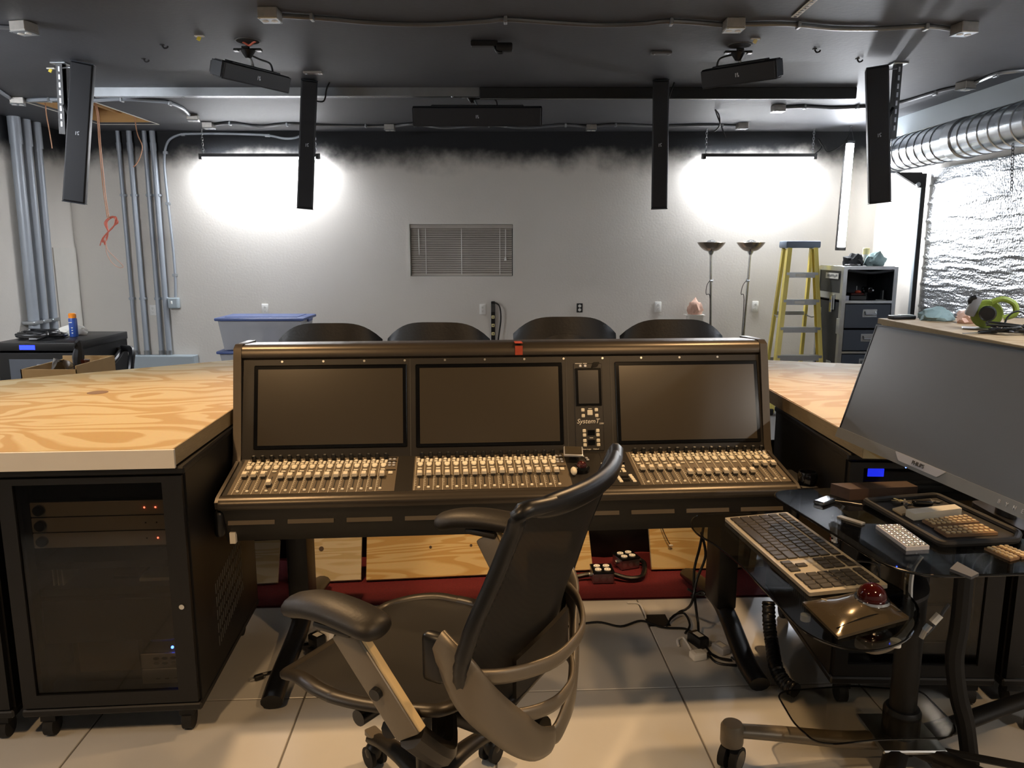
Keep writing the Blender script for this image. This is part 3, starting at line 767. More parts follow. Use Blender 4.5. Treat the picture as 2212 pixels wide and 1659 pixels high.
# ---- shop lights
def chain(p, q, n):
    p, q = Vector(p), Vector(q); d = (q-p)/n; m = MB()
    for i in range(n):
        c = p+d*(i+.5); w_ = .008; h_ = d.length*.68
        a = Vector((1, 0, 0)) if i % 2 else Vector((0, 1, 0)); u = d.normalized(); a = (a-u*a.dot(u)).normalized()
        m.tube([c+u*h_+a*0, c+u*h_*.6+a*w_, c-u*h_*.6+a*w_, c-u*h_, c-u*h_*.6-a*w_, c+u*h_*.6-a*w_], .0025, 5, closed=True, k=2)
    return m
def shop_light(label, a, b, roll, hang=True, dm='diffuser'):
    a, b = Vector(a), Vector(b); c = (a+b)/2; d = b-a; L = d.length
    t = thing('shop_light', label, 'light', c, 0, 'hanging linear shop lights')
    x = d.normalized(); dn = Vector(roll); dn = (dn-x*dn.dot(x)).normalized(); y = (-dn).cross(x)
    M = Matrix(((x.x, y.x, -dn.x, c.x), (x.y, y.y, -dn.y, c.y), (x.z, y.z, -dn.z, c.z), (0, 0, 0, 1)))
    MB(M).prism(rpoly([(-L/2, -.045), (L/2, -.045), (L/2, .045), (-L/2, .045)], .01), 0.0, .035).build('housing', 'black_metal', t, world=True)
    # half-round diffuser
    m = MB(M); n = 10; vs = []; Ld = L-.07
    for s in (-1, 1):
        for i in range(n+1): th = PI*i/n; vs.append((s*Ld/2, .04*math.cos(th), -.03*math.sin(th)))
    k = n+1
    m.add(vs, [list(range(k)), list(range(k, 2*k))[::-1]]+[(i, (i+1) % k, k+(i+1) % k, k+i) for i in range(k)])
    m.build('diffuser', dm, t, world=True)
    for s in (-1, 1): MB(M).rbox((s*(L/2-.017), 0, -.008), (.034, .088, .03), .004, 1).build('end_cap', 'black_metal', t, world=True)
    if hang:
        for s in (-1, 1):
            p = M @ Vector((s*L*.47, 0, .035)); chain((p.x+.0, p.y, CEIL-.004), p, 9).build('chain', 'steel', t, world=True)
            MB().cyl((p.x, p.y, CEIL-.008), (p.x, p.y, CEIL), .012, n=8).build('ceiling_hook', 'steel', t, world=True)
    return t, M, L
YL = 8.31
t, M, L_ = shop_light('lit horizontal shop light hanging by chains over the storage bins', P(432, 339, y=YL), P(690, 339, y=YL), (0, .12, -1))
MB().tube([M @ Vector((L_*.42, 0, .03)), P(672, 318, y=YL), P(674, 298, y=YL), P(676, 288, y=YL)], .006).build('cord', 'black_plastic', t, world=True)
t, M, L_ = shop_light('lit horizontal shop light hanging by chains above the two floor lamps', P(1517, 339, y=YL), P(1762, 339, y=YL), (0, .12, -1))
MB().tube([M @ Vector((L_*.49, 0, .03)), P(1775, 318, y=YL+.03), P(1768, 300, y=YL+.05), P(1778, 315, y=YL), P(1790, 328, y=YL), P(1820, 312, y=YL), P(1836, 290, y=YL)], .006).build('cord', 'black_plastic', t, world=True)
a, b = P(1837, 303, y=8.1), P(1816, 541, y=8.1)
t, M, L_ = shop_light('lit shop light hanging vertically beside the black road case', a, b, (.1, -1, 0), hang=False)
m = MB(); m.tube([a+Vector((-.03, 0, 0)), (a.x, a.y, CEIL-.004), a+Vector((.03, 0, 0))], .004, 6, smooth=False); m.build('hanging_wire', 'black_plastic', t, world=True)
MB().cyl((a.x, a.y, CEIL-.01), (a.x, a.y, CEIL), .014, n=8).build('ceiling_hook', 'steel', t, world=True)
shop_light('lit shop light hung above the cluttered workbench along the foil wall', (3.25, 4.7, 2.3), (3.25, 3.5, 2.3), (1, 0, -.25), dm='diffuser_dim')
shop_light('added unseen fill light built as a shop light, aimed at the back wall', (-4.4, 3.9, 2.5), (-3.2, 3.9, 2.5), (0, .6, -.8), dm='diffuser_dim')  # out-of-view fill lamp, added to brighten the back wall
shop_light('added unseen fill light built as a shop light, near the left wall on the camera side of the desk', (-3.9, 1.5, 2.5), (-3.9, .25, 2.5), (.2, 0, -1), dm='diffuser_fill')  # fill lamp added out of view to lift the shaded floor
shop_light('added unseen fill light built as a shop light, near the right wall beside the camera', (3.3, .2, 2.5), (3.3, -1.05, 2.5), (-.2, 0, -1), dm='diffuser_fill')  # second added fill lamp, also out of view

# ---- round duct along the right wall
t = thing('round_duct', 'shiny round spiral metal duct running along the right wall', 'duct', (3.6, 6.0, 2.48))
R_ = .152
def ductpt(y): return Vector((3.6, y, 2.475))
m = MB(); n = 28; prof = [(R_, 7.5), (R_, 6.45)]
def ring_profile(m, ys):
    vs = []; fs = []
    for y, r in ys:
        for k in range(n): vs.append((3.6+r*math.cos(2*PI*k/n), y, 2.475+r*math.sin(2*PI*k/n)))
    for i in range(len(ys)-1):
        for k in range(n): fs.append((i*n+k, i*n+(k+1) % n, (i+1)*n+(k+1) % n, (i+1)*n+k))
    m.add(vs, fs); return m
ring_profile(MB(), [(7.5, R_-.004), (7.5, R_), (6.42, R_), (6.42, R_-.004), (7.5, R_-.004)]).build('duct_section', 'duct_metal', t, world=True)
ring_profile(MB(), [(6.34, R_-.004), (6.34, R_), (3.2, R_), (3.2, R_-.004), (6.34, R_-.004)]).build('duct_section', 'duct_metal', t, world=True)
ring_profile(MB(), [(6.45, R_), (6.44, R_+.012), (6.32, R_+.012), (6.31, R_), (6.31, R_-.01), (6.45, R_-.01), (6.45, R_)]).build('collar', 'galvanised', t, world=True)
ring_profile(MB(), [(7.53, R_-.01), (7.53, R_+.014), (7.48, R_+.014), (7.48, R_-.01), (7.53, R_-.01)]).build('end_flange', 'galvanised', t, world=True)
y = 7.38
rg = ring_profile(MB(Matrix.Translation((0, 0, 0))), [(.006, R_-.002), (.0, R_+.006), (-.006, R_-.002), (.006, R_-.002)])
rgm = rg.mesh('seam_ring', 'galvanised')
while y > 3.3:
    if not 6.28 < y < 6.48:
        place('seam_ring', rgm, t, (-3.6, y-6.0, -2.48))
    y -= .13
MB().lathe([(R_-.012, 0), (R_-.012, .005)], 24, M=Matrix.Translation((3.6, 7.505, 2.475)) @ Matrix.Rotation(PI/2, 4, 'X')).build('end_cap', 'galvanised', t, world=True)
for y in (7.25, 4.6):
    m = MB(); m.tube([(3.6-R_-.01, y, 2.5), (3.6-R_, y, CEIL-.004)], .005, 6, smooth=False); m.tube([(3.6+R_+.01, y, 2.5), (3.6+R_, y, 2.661)], .005, 6, smooth=False)
    m.build('hanger_wire', 'steel', t, world=True)
# soffit above the duct
sf = struct(MB().b2((3.66, 3.0, 2.66), (XR, 7.7, CEIL-.0005)).build('trim_2', 'panel_grey', ang=0))
# door opener bracket under the duct
t = thing('door_track', 'black vertical metal track with bracket beside the foil covered door', 'track', (3.84, 7.42, 0))
MB().b2((-.012, -.014, 0), (.03, .014, 2.3)).build('track', 'black_metal', t, ang=0)
MB().b2((-.018, -.018, .1), (-.012, .018, 2.28)).build('track_lip', 'panel_grey', t, ang=0)
MB().prism([(-.26, 2.31), (-.02, 2.31), (.03, 2.2), (-.02, 2.17)], -.02, .02, Matrix.Rotation(PI/2, 4, 'X')).build('bracket', 'black_metal', t, ang=0)
MB().cyl((-.05, -.035, 2.2), (-.05, -.02, 2.2), .02, n=10).build('bolt', 'steel', t)
# foil covered door on the right wall
rnd = random.Random(3)
fy0, fy1, fz0, fz1 = 7.38, 3.2, .01, 2.33
creases = [fz1-.155*i-rnd.uniform(-.05, .05) for i in range(1, 15)]
ph = [rnd.uniform(0, 6) for _ in creases]
def foilx(u, v):
    y = fy0+(fy1-fy0)*u; z = fz0+(fz1-fz0)*v
    x = XR-.025
    for cz, p in zip(creases, ph):
        w_ = cz+.014*math.sin(7*y+p)+.008*math.sin(19*y+2*p)
        x -= .011*math.exp(-((z-w_)/.013)**2)
    x -= .003*math.sin(3*y+z*9)
    return (x, y, z)
fs_ = MB().sheet(foilx, 110, 200, .004).build('foil_insulation', 'foil', ang=180)
tag(fs_, 'wrinkled silver foil insulation covering the right wall door', 'insulation')
# hanging pull chain in front of the foil
a = P(2187, 322, x=3.5); b = P(2185, 412, x=3.5)
t = thing('pull_chain', 'thin dark pull chain hanging in front of the foil', 'chain', a)
chain((a.x, a.y, 2.335), b, 14).build('links', 'black_metal', t, world=True)
# ---- wires out of the hatch
t = thing('red_wire_bundle', 'red and white wire bundle hanging out of the ceiling hatch, tied in a bow', 'wire', P(234, 500, y=7.4))
Yw = 7.4
pp = lambda x, y, o=0.0: P(x, y, y=Yw+o)
for k, q in enumerate(([(207, 232), (214, 310), (222, 400), (232, 470)], [(210, 232), (218, 320), (228, 420), (236, 472)])):
    q3 = [P(*q[0], y=7.0)]+[pp(*a) for a in q[1:]]
    q3[0] = Vector((-3.75, 7.15, CEIL+.241))
    q3.insert(1, P(*q[0], y=7.2))
    MB().tube(q3, .0048, 6).build('strand', 'copper_wire', t, world=True)
rr = random.Random(5)
for i in range(7):
    a = 6*i
    MB().tube([pp(234, 500), pp(228+rr.uniform(-3, 6), 480, .02*i), pp(243+rr.uniform(-4, 6), 468, .02), pp(252+rr.uniform(-3, 3), 475+rr.uniform(-4, 6), -.02), pp(246, 488, .01), pp(234, 501)], .006, 5).build('bow_loop', 'red_wire', t, world=True)
    MB().tube([pp(234, 500), pp(226+rr.uniform(-6, 6), 515, .02), pp(222+rr.uniform(-6, 6), 524+rr.uniform(-3, 8)), ], .005, 5).build('loose_end', 'red_wire', t, world=True)
MB().tube([pp(228, 515), pp(232, 538), pp(248, 556), pp(262, 570), pp(266, 577), pp(255, 577), pp(240, 565), pp(230, 545), pp(229, 530)], .004, 5).build('tail_loop', 'pink_paper', t, world=True)
c = P(83, 222, z=CEIL)
t = thing('hanging_wire', 'single thin copper wire hanging at the corner of the hatch', 'wire', c)
MB().tube([(0, .1, .241), (0, .1, .02), (0, .1, -.08), (.01, .1, -.2), (.015, .11, -.36)], .005, 6).build('strand', 'copper_wire', t)
t = thing('hanging_wire', 'curved thin tan wire hanging between hatch and wall conduits', 'wire', P(292, 253, z=CEIL))
yw2 = 7.85
q = [P(x, y, y=yw2) for x, y in ((292, 262), (297, 290), (307, 315), (304, 335), (296, 352), (288, 361))]; q[0].z = CEIL+.02; q.insert(0, Vector((q[0].x, q[0].y, CEIL+.241)))
MB().tube(q, .005, 6).build('strand', 'copper_wire', t, world=True)
# ================================================================== things towards the back wall
# ---- floor lamps
def floor_lamp(label, x, y, lean, ztop):
    t = thing('floor_lamp', label, 'floor lamp', (x, y, 0), 0, 'unlit torchiere floor lamps')
    dx = lean
    MB().lathe([(.135, 0), (.135, .012), (.12, .025), (.03, .034), (.018, .05)], 28).build('base', 'steel', t)
    MB().cyl((0, 0, .04), (dx, 0, ztop-.12), .0135, n=14).build('pole', 'chrome', t)
    m = MB(Matrix.Translation((dx, 0, ztop)))
    prof = []
    for i in range(9):
        a = i/8; prof.append((.03+.115*a, -.095+.09*a**2))
    inner = [(r-.004, z+.004) for r, z in prof[::-1]]
    m.lathe(prof+inner, 28).build('bowl', 'lamp_bronze', t)
    MB(Matrix.Translation((dx, 0, ztop))).lathe([(.016, -.13), (.028, -.11), (.034, -.09)], 16).build('socket', 'chrome', t)
    MB(Matrix.Translation((dx, 0, ztop))).sph((0, 0, -.02), (.06, .06, .045), 14, 8).build('bulb_guard', 'clear_plastic', t)
    zz = 1.28
    MB().cyl((dx*.75-.016, 0, zz), (dx*.75+.016, 0, zz), .018, n=10).build('switch_knob', 'chrome', t)
    MB().tube([(dx*.75-.015, -.01, zz), (dx*.7-.05, -.02, zz-.05), (dx*.6-.06, -.02, zz-.14), (dx*.5-.02, -.016, zz-.2), (dx*.3-.02, -.016, .5), (-.03, -.02, .04)], .004, 6).build('cord', 'bronze', t)
    return t
floor_lamp('chrome floor lamp with metal bowl, beside the carton of pink paper', 2.13, 8.12, -.06, 1.675)
floor_lamp('slightly leaning chrome floor lamp with metal bowl, nearer the stepladder', 2.43, 8.12, .05, 1.675)
# ---- stepladder
t = thing('stepladder', 'yellow fibreglass stepladder with grey steps standing by the back wall', 'ladder', (2.86, 7.55, 0))
tz = 1.66
def lp(x, y, z): return Vector((x-2.86, y-7.55, z))
ytop, yfront, yback = 7.92, 7.42, 8.32
topw, botw = (2.775, 3.055), (2.535, 3.07)
def rail_at(side, z):
    f = z/tz
    x = (botw[side]*(1-f)+topw[side]*f); y = yfront*(1-f)+(ytop-.06)*f
    return lp(x, y, z)
for s in (0, 1):
    a, b = rail_at(s, .014), rail_at(s, tz-.05)
    F = frame(a, b-a, (1, 0, 0)); L_ = (b-a).length
    m = MB(F); m.box((L_/2, 0, 0), (L_, .012, .07)); m.box((L_/2, (.018 if s == 0 else -.018), .033), (L_, .036, .006)); m.box((L_/2, (.018 if s == 0 else -.018), -.033), (L_, .036, .006))
    m.build('front_rail', 'yellow_fibre', t, ang=0)
    MB().rbox(a+Vector((0, 0, .016)), (.06, .09, .06), .008, 1).build('foot', 'rubber', t)
    a2 = lp((2.76, 3.14)[s], yback, .006); b2 = lp(topw[s], ytop+.05, tz-.05)
    F = frame(a2, b2-a2, (1, 0, 0)); L2 = (b2-a2).length
    MB(F).box((L2/2, 0, 0), (L2, .03, .045)).build('rear_rail', 'yellow_fibre', t, ang=0)
    sp = MB(); q0 = rail_at(s, .95); f = .95/tz; q1 = a2*(1-f)+b2*f; sp.tube([q0, (q0+q1)/2+Vector((0, 0, -.02)), q1], .007, 6, smooth=False); sp.build('spreader', 'steel', t)
for z in (.30, .565, .836, 1.105, 1.37):
    a, b = rail_at(0, z), rail_at(1, z); c = (a+b)/2
    m = MB(); m.box(c+Vector((0, .0, .0)), (b.x-a.x-.01, .085, .01)); m.box(c+Vector((0, -.04, -.022)), (b.x-a.x-.01, .006, .05)); st = m.build('step', 'ladder_alu', t, ang=0)
    if z > 1: MB().box(c+Vector((-.02, -.0445, -.022)), (.1, .002, .026)).build('sticker', 'label_white', st, ang=0)
for z in (.45, .97):
    f = z/tz; a = lp(2.76, yback, 0)*(1-f)+lp(topw[0], ytop+.05, tz-.05)*f; b = lp(3.14, yback, 0)*(1-f)+lp(topw[1], ytop+.05, tz-.05)*f
    MB().box((a+b)/2, (b.x-a.x, .02, .04)).build('rear_brace', 'ladder_alu', t, ang=0)
MB().rbox(lp(2.915, ytop, tz-.01), (.35, .22, .07), .015, 2).build('top_cap', 'ladder_cap', t)
# ---- road case with drawers
X0, X1, Y0, Y1, HC = 3.125, 3.625, 7.3, 7.9, 1.44
t = thing('road_case', 'black road case drawer unit with silver edges standing in the corner', 'case', ((X0+X1)/2, (Y0+Y1)/2, 0))
m = MB(); m.b2((X0, Y0+.02, .06), (X0+.015, Y1, HC)); m.b2((X1-.015, Y0+.02, .06), (X1, Y1, HC)); m.b2((X0, Y1-.015, .06), (X1, Y1, HC)); m.b2((X0, Y0+.02, .06), (X1, Y1, .08)); m.b2((X0, Y0+.02, HC-.015), (X1, Y1, HC)); m.b2((X0, Y0+.03, 1.105), (X1, Y1, 1.12))
m.build('body', 'case_black', t, world=True, ang=0)
for p, q in (((X0-.006, Y0+.005, .06), (X0+.03, Y0+.02, HC)), ((X1-.03, Y0+.005, .06), (X1+.006, Y0+.02, HC)), ((X0+.03, Y0+.006, HC-.025), (X1-.03, Y0+.02, HC+.006)), ((X0+.03, Y0+.004, 1.1), (X1-.03, Y0+.02, 1.125)), ((X0+.03, Y0+.004, .62), (X1-.03, Y0+.02, .64)),
             ((X0-.006, Y0+.02, .06), (X0, Y0+.06, HC)), ((X0-.006, Y1-.04, .06), (X0, Y1, HC)), ((X0-.006, Y0+.06, HC-.04), (X0, Y1-.04, HC+.006)), ((X0-.006, Y0+.06, 1.13), (X0, Y1-.04, 1.19))):
    MB().b2(p, q).build('edge_strip', 'galvanised', t, world=True, ang=0)
for z0, z1 in ((.86, 1.095), (.645, .85), (.4, .615), (.1, .385)):
    d_ = MB().rbox(((X0+X1)/2, Y0+.014, (z0+z1)/2), (X1-X0-.07, .016, z1-z0-.008), .003, 1).build('drawer', 'case_front', t, world=True)
    c = Vector(((X0+X1)/2+.02, Y0+.003, z0+(z1-z0)*.62))
    h = MB(); h.rbox(c, (.135, .008, .075), .003, 1); h.build('handle_plate', 'galvanised', d_, world=True)
    h = MB(); h.tube([c+Vector((-.05, -.005, .015)), c+Vector((-.05, -.025, -.01)), c+Vector((.05, -.025, -.01)), c+Vector((.05, -.005, .015))], .008, 6, smooth=False); h.build('handle', 'chrome', d_, world=True)
# latches and labels on the side
for y, z in ((7.52, 1.1), (7.5, .45)):
    MB().rbox((X0-.008, y, z), (.01, .11, .15), .003, 1).build('latch_plate', 'galvanised', t, world=True)
    MB().rbox((X0-.018, y, z-.02), (.012, .05, .16 if z > 1 else .06), .004, 1).build('latch', 'chrome', t, world=True)
MB().rbox((X0-.008, 7.34, .88), (.012, .07, .15), .003, 1).build('latch_plate', 'galvanised', t, world=True)
lb = MB().box((X0-.008, 7.56, 1.35), (.003, .3, .055)).build('name_label', 'label_white', t, world=True, ang=0)
k = MB(); rr = random.Random(2)
for i in range(11): k.box((X0-.0102, 7.44+.022*i, 1.35+rr.uniform(-.005, .005)), (.001, .012, .022))
k.build('label_lettering', 'grey_letter', lb, world=True, ang=0)
for y, z, s in ((7.82, .98, .07), (7.84, .9, .06), (7.78, .76, .09)): MB().box((X0-.002, y, z), (.003, s, s*1.3), Matrix.Identity(4)).build('sticker', 'label_white', t, world=True, ang=0)
for cx in (X0+.07, X1-.07):
    for cyy in (Y0+.08, Y1-.08): MB().cyl((cx-.012, cyy, .03), (cx+.012, cyy, .03), .03, n=14).build('caster', 'rubber', t, world=True)
MB().tube([(X0+.04, Y0+.012, HC-.03), ((X0+X1)/2, Y0+.012, HC-.055), (X1-.04, Y0+.012, HC-.03)], .012, 6).build('cloth_edge', 'cloth_dark', t, world=True)
# contents of the open shelf
zs = 1.12
t = thing('tape_roll', 'silver tape roll on the open shelf of the road case', 'tape', (X0+.075, Y0+.12, zs))
m = MB(); m.lathe([(.02, 0), (.035, 0), (.035, .045), (.02, .045), (.02, 0)], 20); m.build('roll', 'keycap_silver', t)
t = thing('red_toolbox', 'small black and red tool case on the open shelf of the road case', 'tool case', (X0+.19, Y0+.16, zs))
MB().rbox((0, 0, .025), (.16, .14, .05), .006, 1).build('tray', 'black_plastic', t); MB().rbox((0, .01, .06), (.13, .1, .022), .006, 1).build('lid', 'ball_red', t); MB().sph((.02, .0, .078), (.03, .03, .018), 10, 6).build('knob', 'mat_red_tape', t)
t = thing('cordless_drill', 'dark cordless drill lying on the open shelf of the road case', 'drill', (X0+.3, Y0+.17, zs))
MB().rbox((0, 0, .1), (.05, .16, .055), .015, 2).build('motor_housing', 'black_plastic', t); MB().rbox((0, .04, .045), (.04, .05, .09), .01, 2).build('grip', 'black_plastic', t); MB().cyl((0, -.08, .1), (0, -.13, .1), .018, .008, n=10).build('chuck', 'steel', t)
for i in range(4): MB().cyl((-.026, -.04+.02*i, .05+.02*i), (-.03, -.04+.02*i, .05+.02*i), .008, n=8).build('bit', 'chrome', t)
t = thing('screwdriver', 'blue handled screwdriver standing on the open shelf of the road case', 'screwdriver', (X0+.245, Y0+.27, zs))
MB().cyl((0, 0, 0), (0, 0, .06), .012, n=10).build('handle', 'can_blue', t); MB().cyl((0, 0, .06), (0, 0, .13), .004, n=6).build('shaft', 'steel', t)
t = thing('hex_bracket', 'steel bracket on the open shelf of the road case near its side edge', 'bracket', (X0+.42, Y0+.15, zs))
m = MB(); m.box((0, 0, .004), (.1, .05, .008)); m.box((.02, 0, .05), (.012, .04, .09)); m.build('bracket', 'steel', t, ang=0)
# things on top of the road case
zt = HC+.006
t = thing('spray_can', 'cream spray can with printed label on top of the road case', 'can', (X0+.36, Y0+.38, zt))
MB().lathe([(.034, 0), (.034, .1), (.03, .108)], 18).build('can', 'label_white', t); MB().lathe([(.032, .108), (.032, .165), (.028, .17)], 18).build('cap', 'can_cream', t); MB().lathe([(.0346, .02), (.0346, .045)], 18).build('label_band', 'amber', t)
def crumple(name, label, cat, c, d, m, seed, mt=None):
    r = random.Random(seed); b = bmesh.new(); bmesh.ops.create_icosphere(b, subdivisions=3, radius=1)
    import mathutils
    for v in b.verts:
        n = mathutils.noise.fractal(v.co*1.9+Vector((seed*3.1, seed, 0)), 1, 2, 4)
        v.co *= 1+.38*n
        v.co = Vector((v.co.x*d[0], v.co.y*d[1], max(v.co.z, -.45)*d[2]))
    zmin = min(v.co.z for v in b.verts)
    mb = MB(); b.verts.index_update(); mb.add([v.co-Vector((0, 0, zmin)) for v in b.verts], [[v.index for v in f.verts] for f in b.faces]); b.free()
    o = mb.build(name, m, ang=40); o.location = c; WM[o] = o.matrix_basis.copy()
    return tag(o, label, cat)
crumple('dark_glove', 'crumpled dark cloth on top of the road case', 'cloth', (X0+.16, Y0+.2, zt), (.09, .09, .08), 'cloth_dark', 1)
crumple('plastic_bag', 'crumpled pale blue plastic bag on top of the road case', 'bag', (X0+.347, Y0+.15, zt), (.085, .08, .09), 'cloth_blue', 2)
crumple('white_rag', 'small white rag at the edge of the road case top', 'rag', (X0+.45, Y0+.31, zt), (.045, .05, .03), 'label_white', 3)
t = thing('pliers', 'black pliers lying at the left edge of the road case top', 'pliers', (X0+.07, Y0+.035, zt))
MB().tube([(-.06, 0, .008), (0, .0, .01), (.07, .02, .01)], .008, 6).build('handle', 'black_plastic', t); MB().tube([(-.05, .02, .008), (0, .0, .012), (.06, .05, .01)], .008, 6).build('handle', 'black_plastic', t); MB().rbox((.085, .03, .012), (.03, .02, .015), .004, 1).build('jaw', 'steel', t)
# ---- storage bins
def bin_(label, z, dark):
    t = thing('storage_bin', label, 'storage bin', (-2.43, 7.62, z), 0, 'stacked clear storage bins')
    wd, dp, h = .8, .46, .285
    m = MB(); n = 4
    def ring(s, zz): return [(-wd/2*s, -dp/2*s, zz), (wd/2*s, -dp/2*s, zz), (wd/2*s, dp/2*s, zz), (-wd/2*s, dp/2*s, zz)]
    vs = ring(.9, 0)+ring(1, h)+ring(.99, h)+ring(.89, .006)
    m.add(vs, [(0, 1, 2, 3), (12, 15, 14, 13)]+[(i, (i+1) % 4, 4+(i+1) % 4, 4+i) for i in range(4)]+[(4+i, 4+(i+1) % 4, 8+(i+1) % 4, 8+i) for i in range(4)]+[(8+i, 8+(i+1) % 4, 12+(i+1) % 4, 12+i) for i in range(4)])
    m.build('tub', 'frosted_plastic', t, ang=0)
    MB().rbox((0, 0, h+.012), (wd+.06, dp+.05, .03), .012, 2).build('lid', 'blue_plastic', t)
    MB().rbox((0, 0, h+.028), (wd-.1, dp-.1, .01), .004, 1).build('lid_panel', 'blue_plastic', t)
    for s in (-1, 1): MB().rbox((s*(wd/2+.026), 0, h-.01), (.02, .14, .03), .006, 1).build('latch', 'blue_plastic', t)
    r = random.Random(int(z*100)+1); x = -.3
    for i in range(4):
        q = .15+r.uniform(-.02, .02)
        MB().rbox((x+q/2, -.02, .012+.1), (q*.9, .3, .2+r.uniform(-.05, .03)), .01, 1).build('content_box', ('label_white', 'white_plastic', 'blue_plastic' if dark else 'label_white', 'cloth_dark' if dark else 'label_white')[i], t); x += q
    return t
bin_('clear storage bin with blue lid, topmost of the stack by the back wall', .642, True)
bin_('clear storage bin, middle of the stack by the back wall', .321, False)
bin_('clear storage bin, lowest of the stack by the back wall', 0, False)
# ---- vertical power strip
a = P(1065, 652, y=8.43)
t = thing('power_strip', 'tall black power strip with cream outlets fixed to the back wall', 'power strip', (a.x, 8.455, .15))
MB().rbox((0, 0, .44), (.045, .05, .9), .006, 1).build('housing', 'black_plastic', t)
MB().rbox((0, -.028, .82), (.04, .006, .09), .003, 1).build('switch_head', 'cap_dark', t)
for i in range(8):
    o_ = MB().rbox((0, -.027, .72-.092*i), (.034, .008, .034), .003, 1).build('socket', 'can_cream', t)
    MB().box((0, -.032, .72-.092*i), (.012, .002, .012)).build('slot', 'cap_dark', o_, ang=0)
MB().tube([(.01, -.02, .88), (.07, -.03, .84), (.085, -.03, .7), (.06, -.03, .5), (.04, -.02, .3), (.06, .0, .05), (.08, 0, -.145)], .008, 6).build('cord', 'black_plastic', t)
# ---- carton with pink paper
c = P(1500, 690, y=8.3)
t = thing('white_carton', 'tall narrow white carton standing by the back wall behind the chairs', 'carton', (c.x, 8.3, 0))
MB().box((0, 0, .455), (.15, .15, .91)).build('box', 'white_paint', t, ang=0)
for s in (-1, 1): MB().box((s*.085, 0, .905), (.04, .14, .004), Matrix.Translation((0, 0, 0))).build('flap', 'white_paint', t, ang=0)
crumple('pink_paper', 'crumpled pink packing paper on the white carton', 'paper', (c.x, 8.3, .912), (.08, .07, .1), 'pink_paper', 6)
# ---- black rack at the back left
RX0, RX1, RY0, RY1, RH = -3.70, -3.13, 5.47, 6.22, .95
t = thing('rack_cabinet', 'black rack cabinet with flat top and small blue display by the left wall', 'rack', ((RX0+RX1)/2, (RY0+RY1)/2, 0))
m = MB(); m.b2((RX0, RY0+.02, .08), (RX0+.02, RY1, RH-.06)); m.b2((RX1-.02, RY0+.02, .08), (RX1, RY1, RH-.06)); m.b2((RX0, RY1-.01, .08), (RX1, RY1, RH-.06)); m.b2((RX0, RY0, .08), (RX1, RY1, .1))
m.build('body', 'black_metal', t, world=True, ang=0)
MB().rbox(((RX0+RX1)/2, (RY0+RY1)/2, RH-.03), (RX1-RX0+.01, RY1-RY0+.02, .06), .006, 2).build('top', 'black_plastic', t, world=True)
d_ = MB().rbox(((RX0+RX1)/2, RY0+.01, .48), (RX1-RX0-.01, .02, .79), .004, 1).build('door', 'black_metal', t, world=True)
MB().b2((RX0+.09, RY0-.003, .2), (RX1-.1, RY0, .83)).build('door_window', 'grey_board', d_, world=True, ang=0)
MB().rbox((RX1-.2, RY0-.012, .78), (.16, .014, .03), .006, 1).build('door_handle', 'steel', d_, world=True)
e_ = MB().b2((RX0+.18, RY0-.012, RH-.05), (RX0+.29, RY0-.009, RH-.018)).build('display', 'blue_lcd', t, world=True, ang=0)
for cx in (RX0+.06, RX1-.06):
    for cyy in (RY0+.07, RY1-.07): MB().cyl((cx-.014, cyy, .04), (cx+.014, cyy, .04), .04, n=14).build('caster', 'rubber', t, world=True)
MB().rbox((RX1+.012, RY0+.62, .82), (.02, .07, .05), .004, 1).build('cable_clamp', 'steel', t, world=True)
t = thing('cable_coil', 'coil of black cable lying on the rack cabinet', 'cable', (-3.56, 5.78, RH))
rr = random.Random(4); pts = []
for i in range(60):
    a = i*2*PI/12; r = .15-.0009*i*1.2+.012*math.sin(i*1.7)
    pts.append((r*1.15*math.cos(a), r*.95*math.sin(a), .012+.0011*i*.6+.006*abs(math.sin(i*2.1))))
MB().tube(pts, .0105, 7, k=4).build('coil', 'black_plastic', t)
MB().tube([(.1, -.08, .05), (.13, -.13, .03), (.1, -.18, .012), (.04, -.2, .011)], .01, 6).build('cable_end', 'black_plastic', t)
t = thing('spray_can', 'blue spray can with orange cap on the rack cabinet', 'can', (P(152, 727, z=RH).x+.03, P(152, 727, z=RH).y, RH))
MB().lathe([(.028, 0), (.03, .004), (.03, .135), (.026, .142)], 20).build('can', 'can_blue', t); MB().lathe([(.027, .142), (.027, .172), (.022, .178)], 20).build('cap', 'can_orange', t)
k = MB()
for x, z, w_ in ((.006, .03, .012), (.006, .05, .012), (.006, .07, .012), (-.004, .11, .026)): MB().box((x, -.0302, z), (w_, .002, .006)).build('label_mark', 'label_white', t, ang=0)
crumple('paper_towel', 'crumpled white paper on the rack cabinet behind the spray can', 'paper', (*P(160, 723, z=RH)[:2], RH), (.12, .06, .05), 'label_white', 8)
t = thing('black_hose', 'thick black cable hose drooping from the side of the rack cabinet', 'hose', (RX1+.04, 6.08, .0))
MB().tube([(-3.11, 6.09, .83), (-3.0, 6.02, .82), (-2.96, 5.9, .7), (-2.95, 5.8, .4), (-2.9, 5.75, .03)], .026, 10).build('hose', 'black_plastic', t, world=True)
MB().tube([(-3.105, 6.06, .81), (-3.08, 5.9, .76), (-3.08, 5.7, .7), (-3.05, 5.5, .68), (-3.04, 5.35, .6), (-3.03, 5.3, .03)], .024, 10).build('hose', 'black_plastic', t, world=True)
t = thing('leaning_board', 'dark grey board leaning against the left wall beside the rack', 'board', (-4.05, 5.9, 0))
MB(Matrix.Rotation(-.16, 4, 'Y') @ Matrix.Rotation(.05, 4, 'X')).box((-.05, 0, .604), (.02, .7, 1.16)).build('board', 'grey_board', t, ang=0)
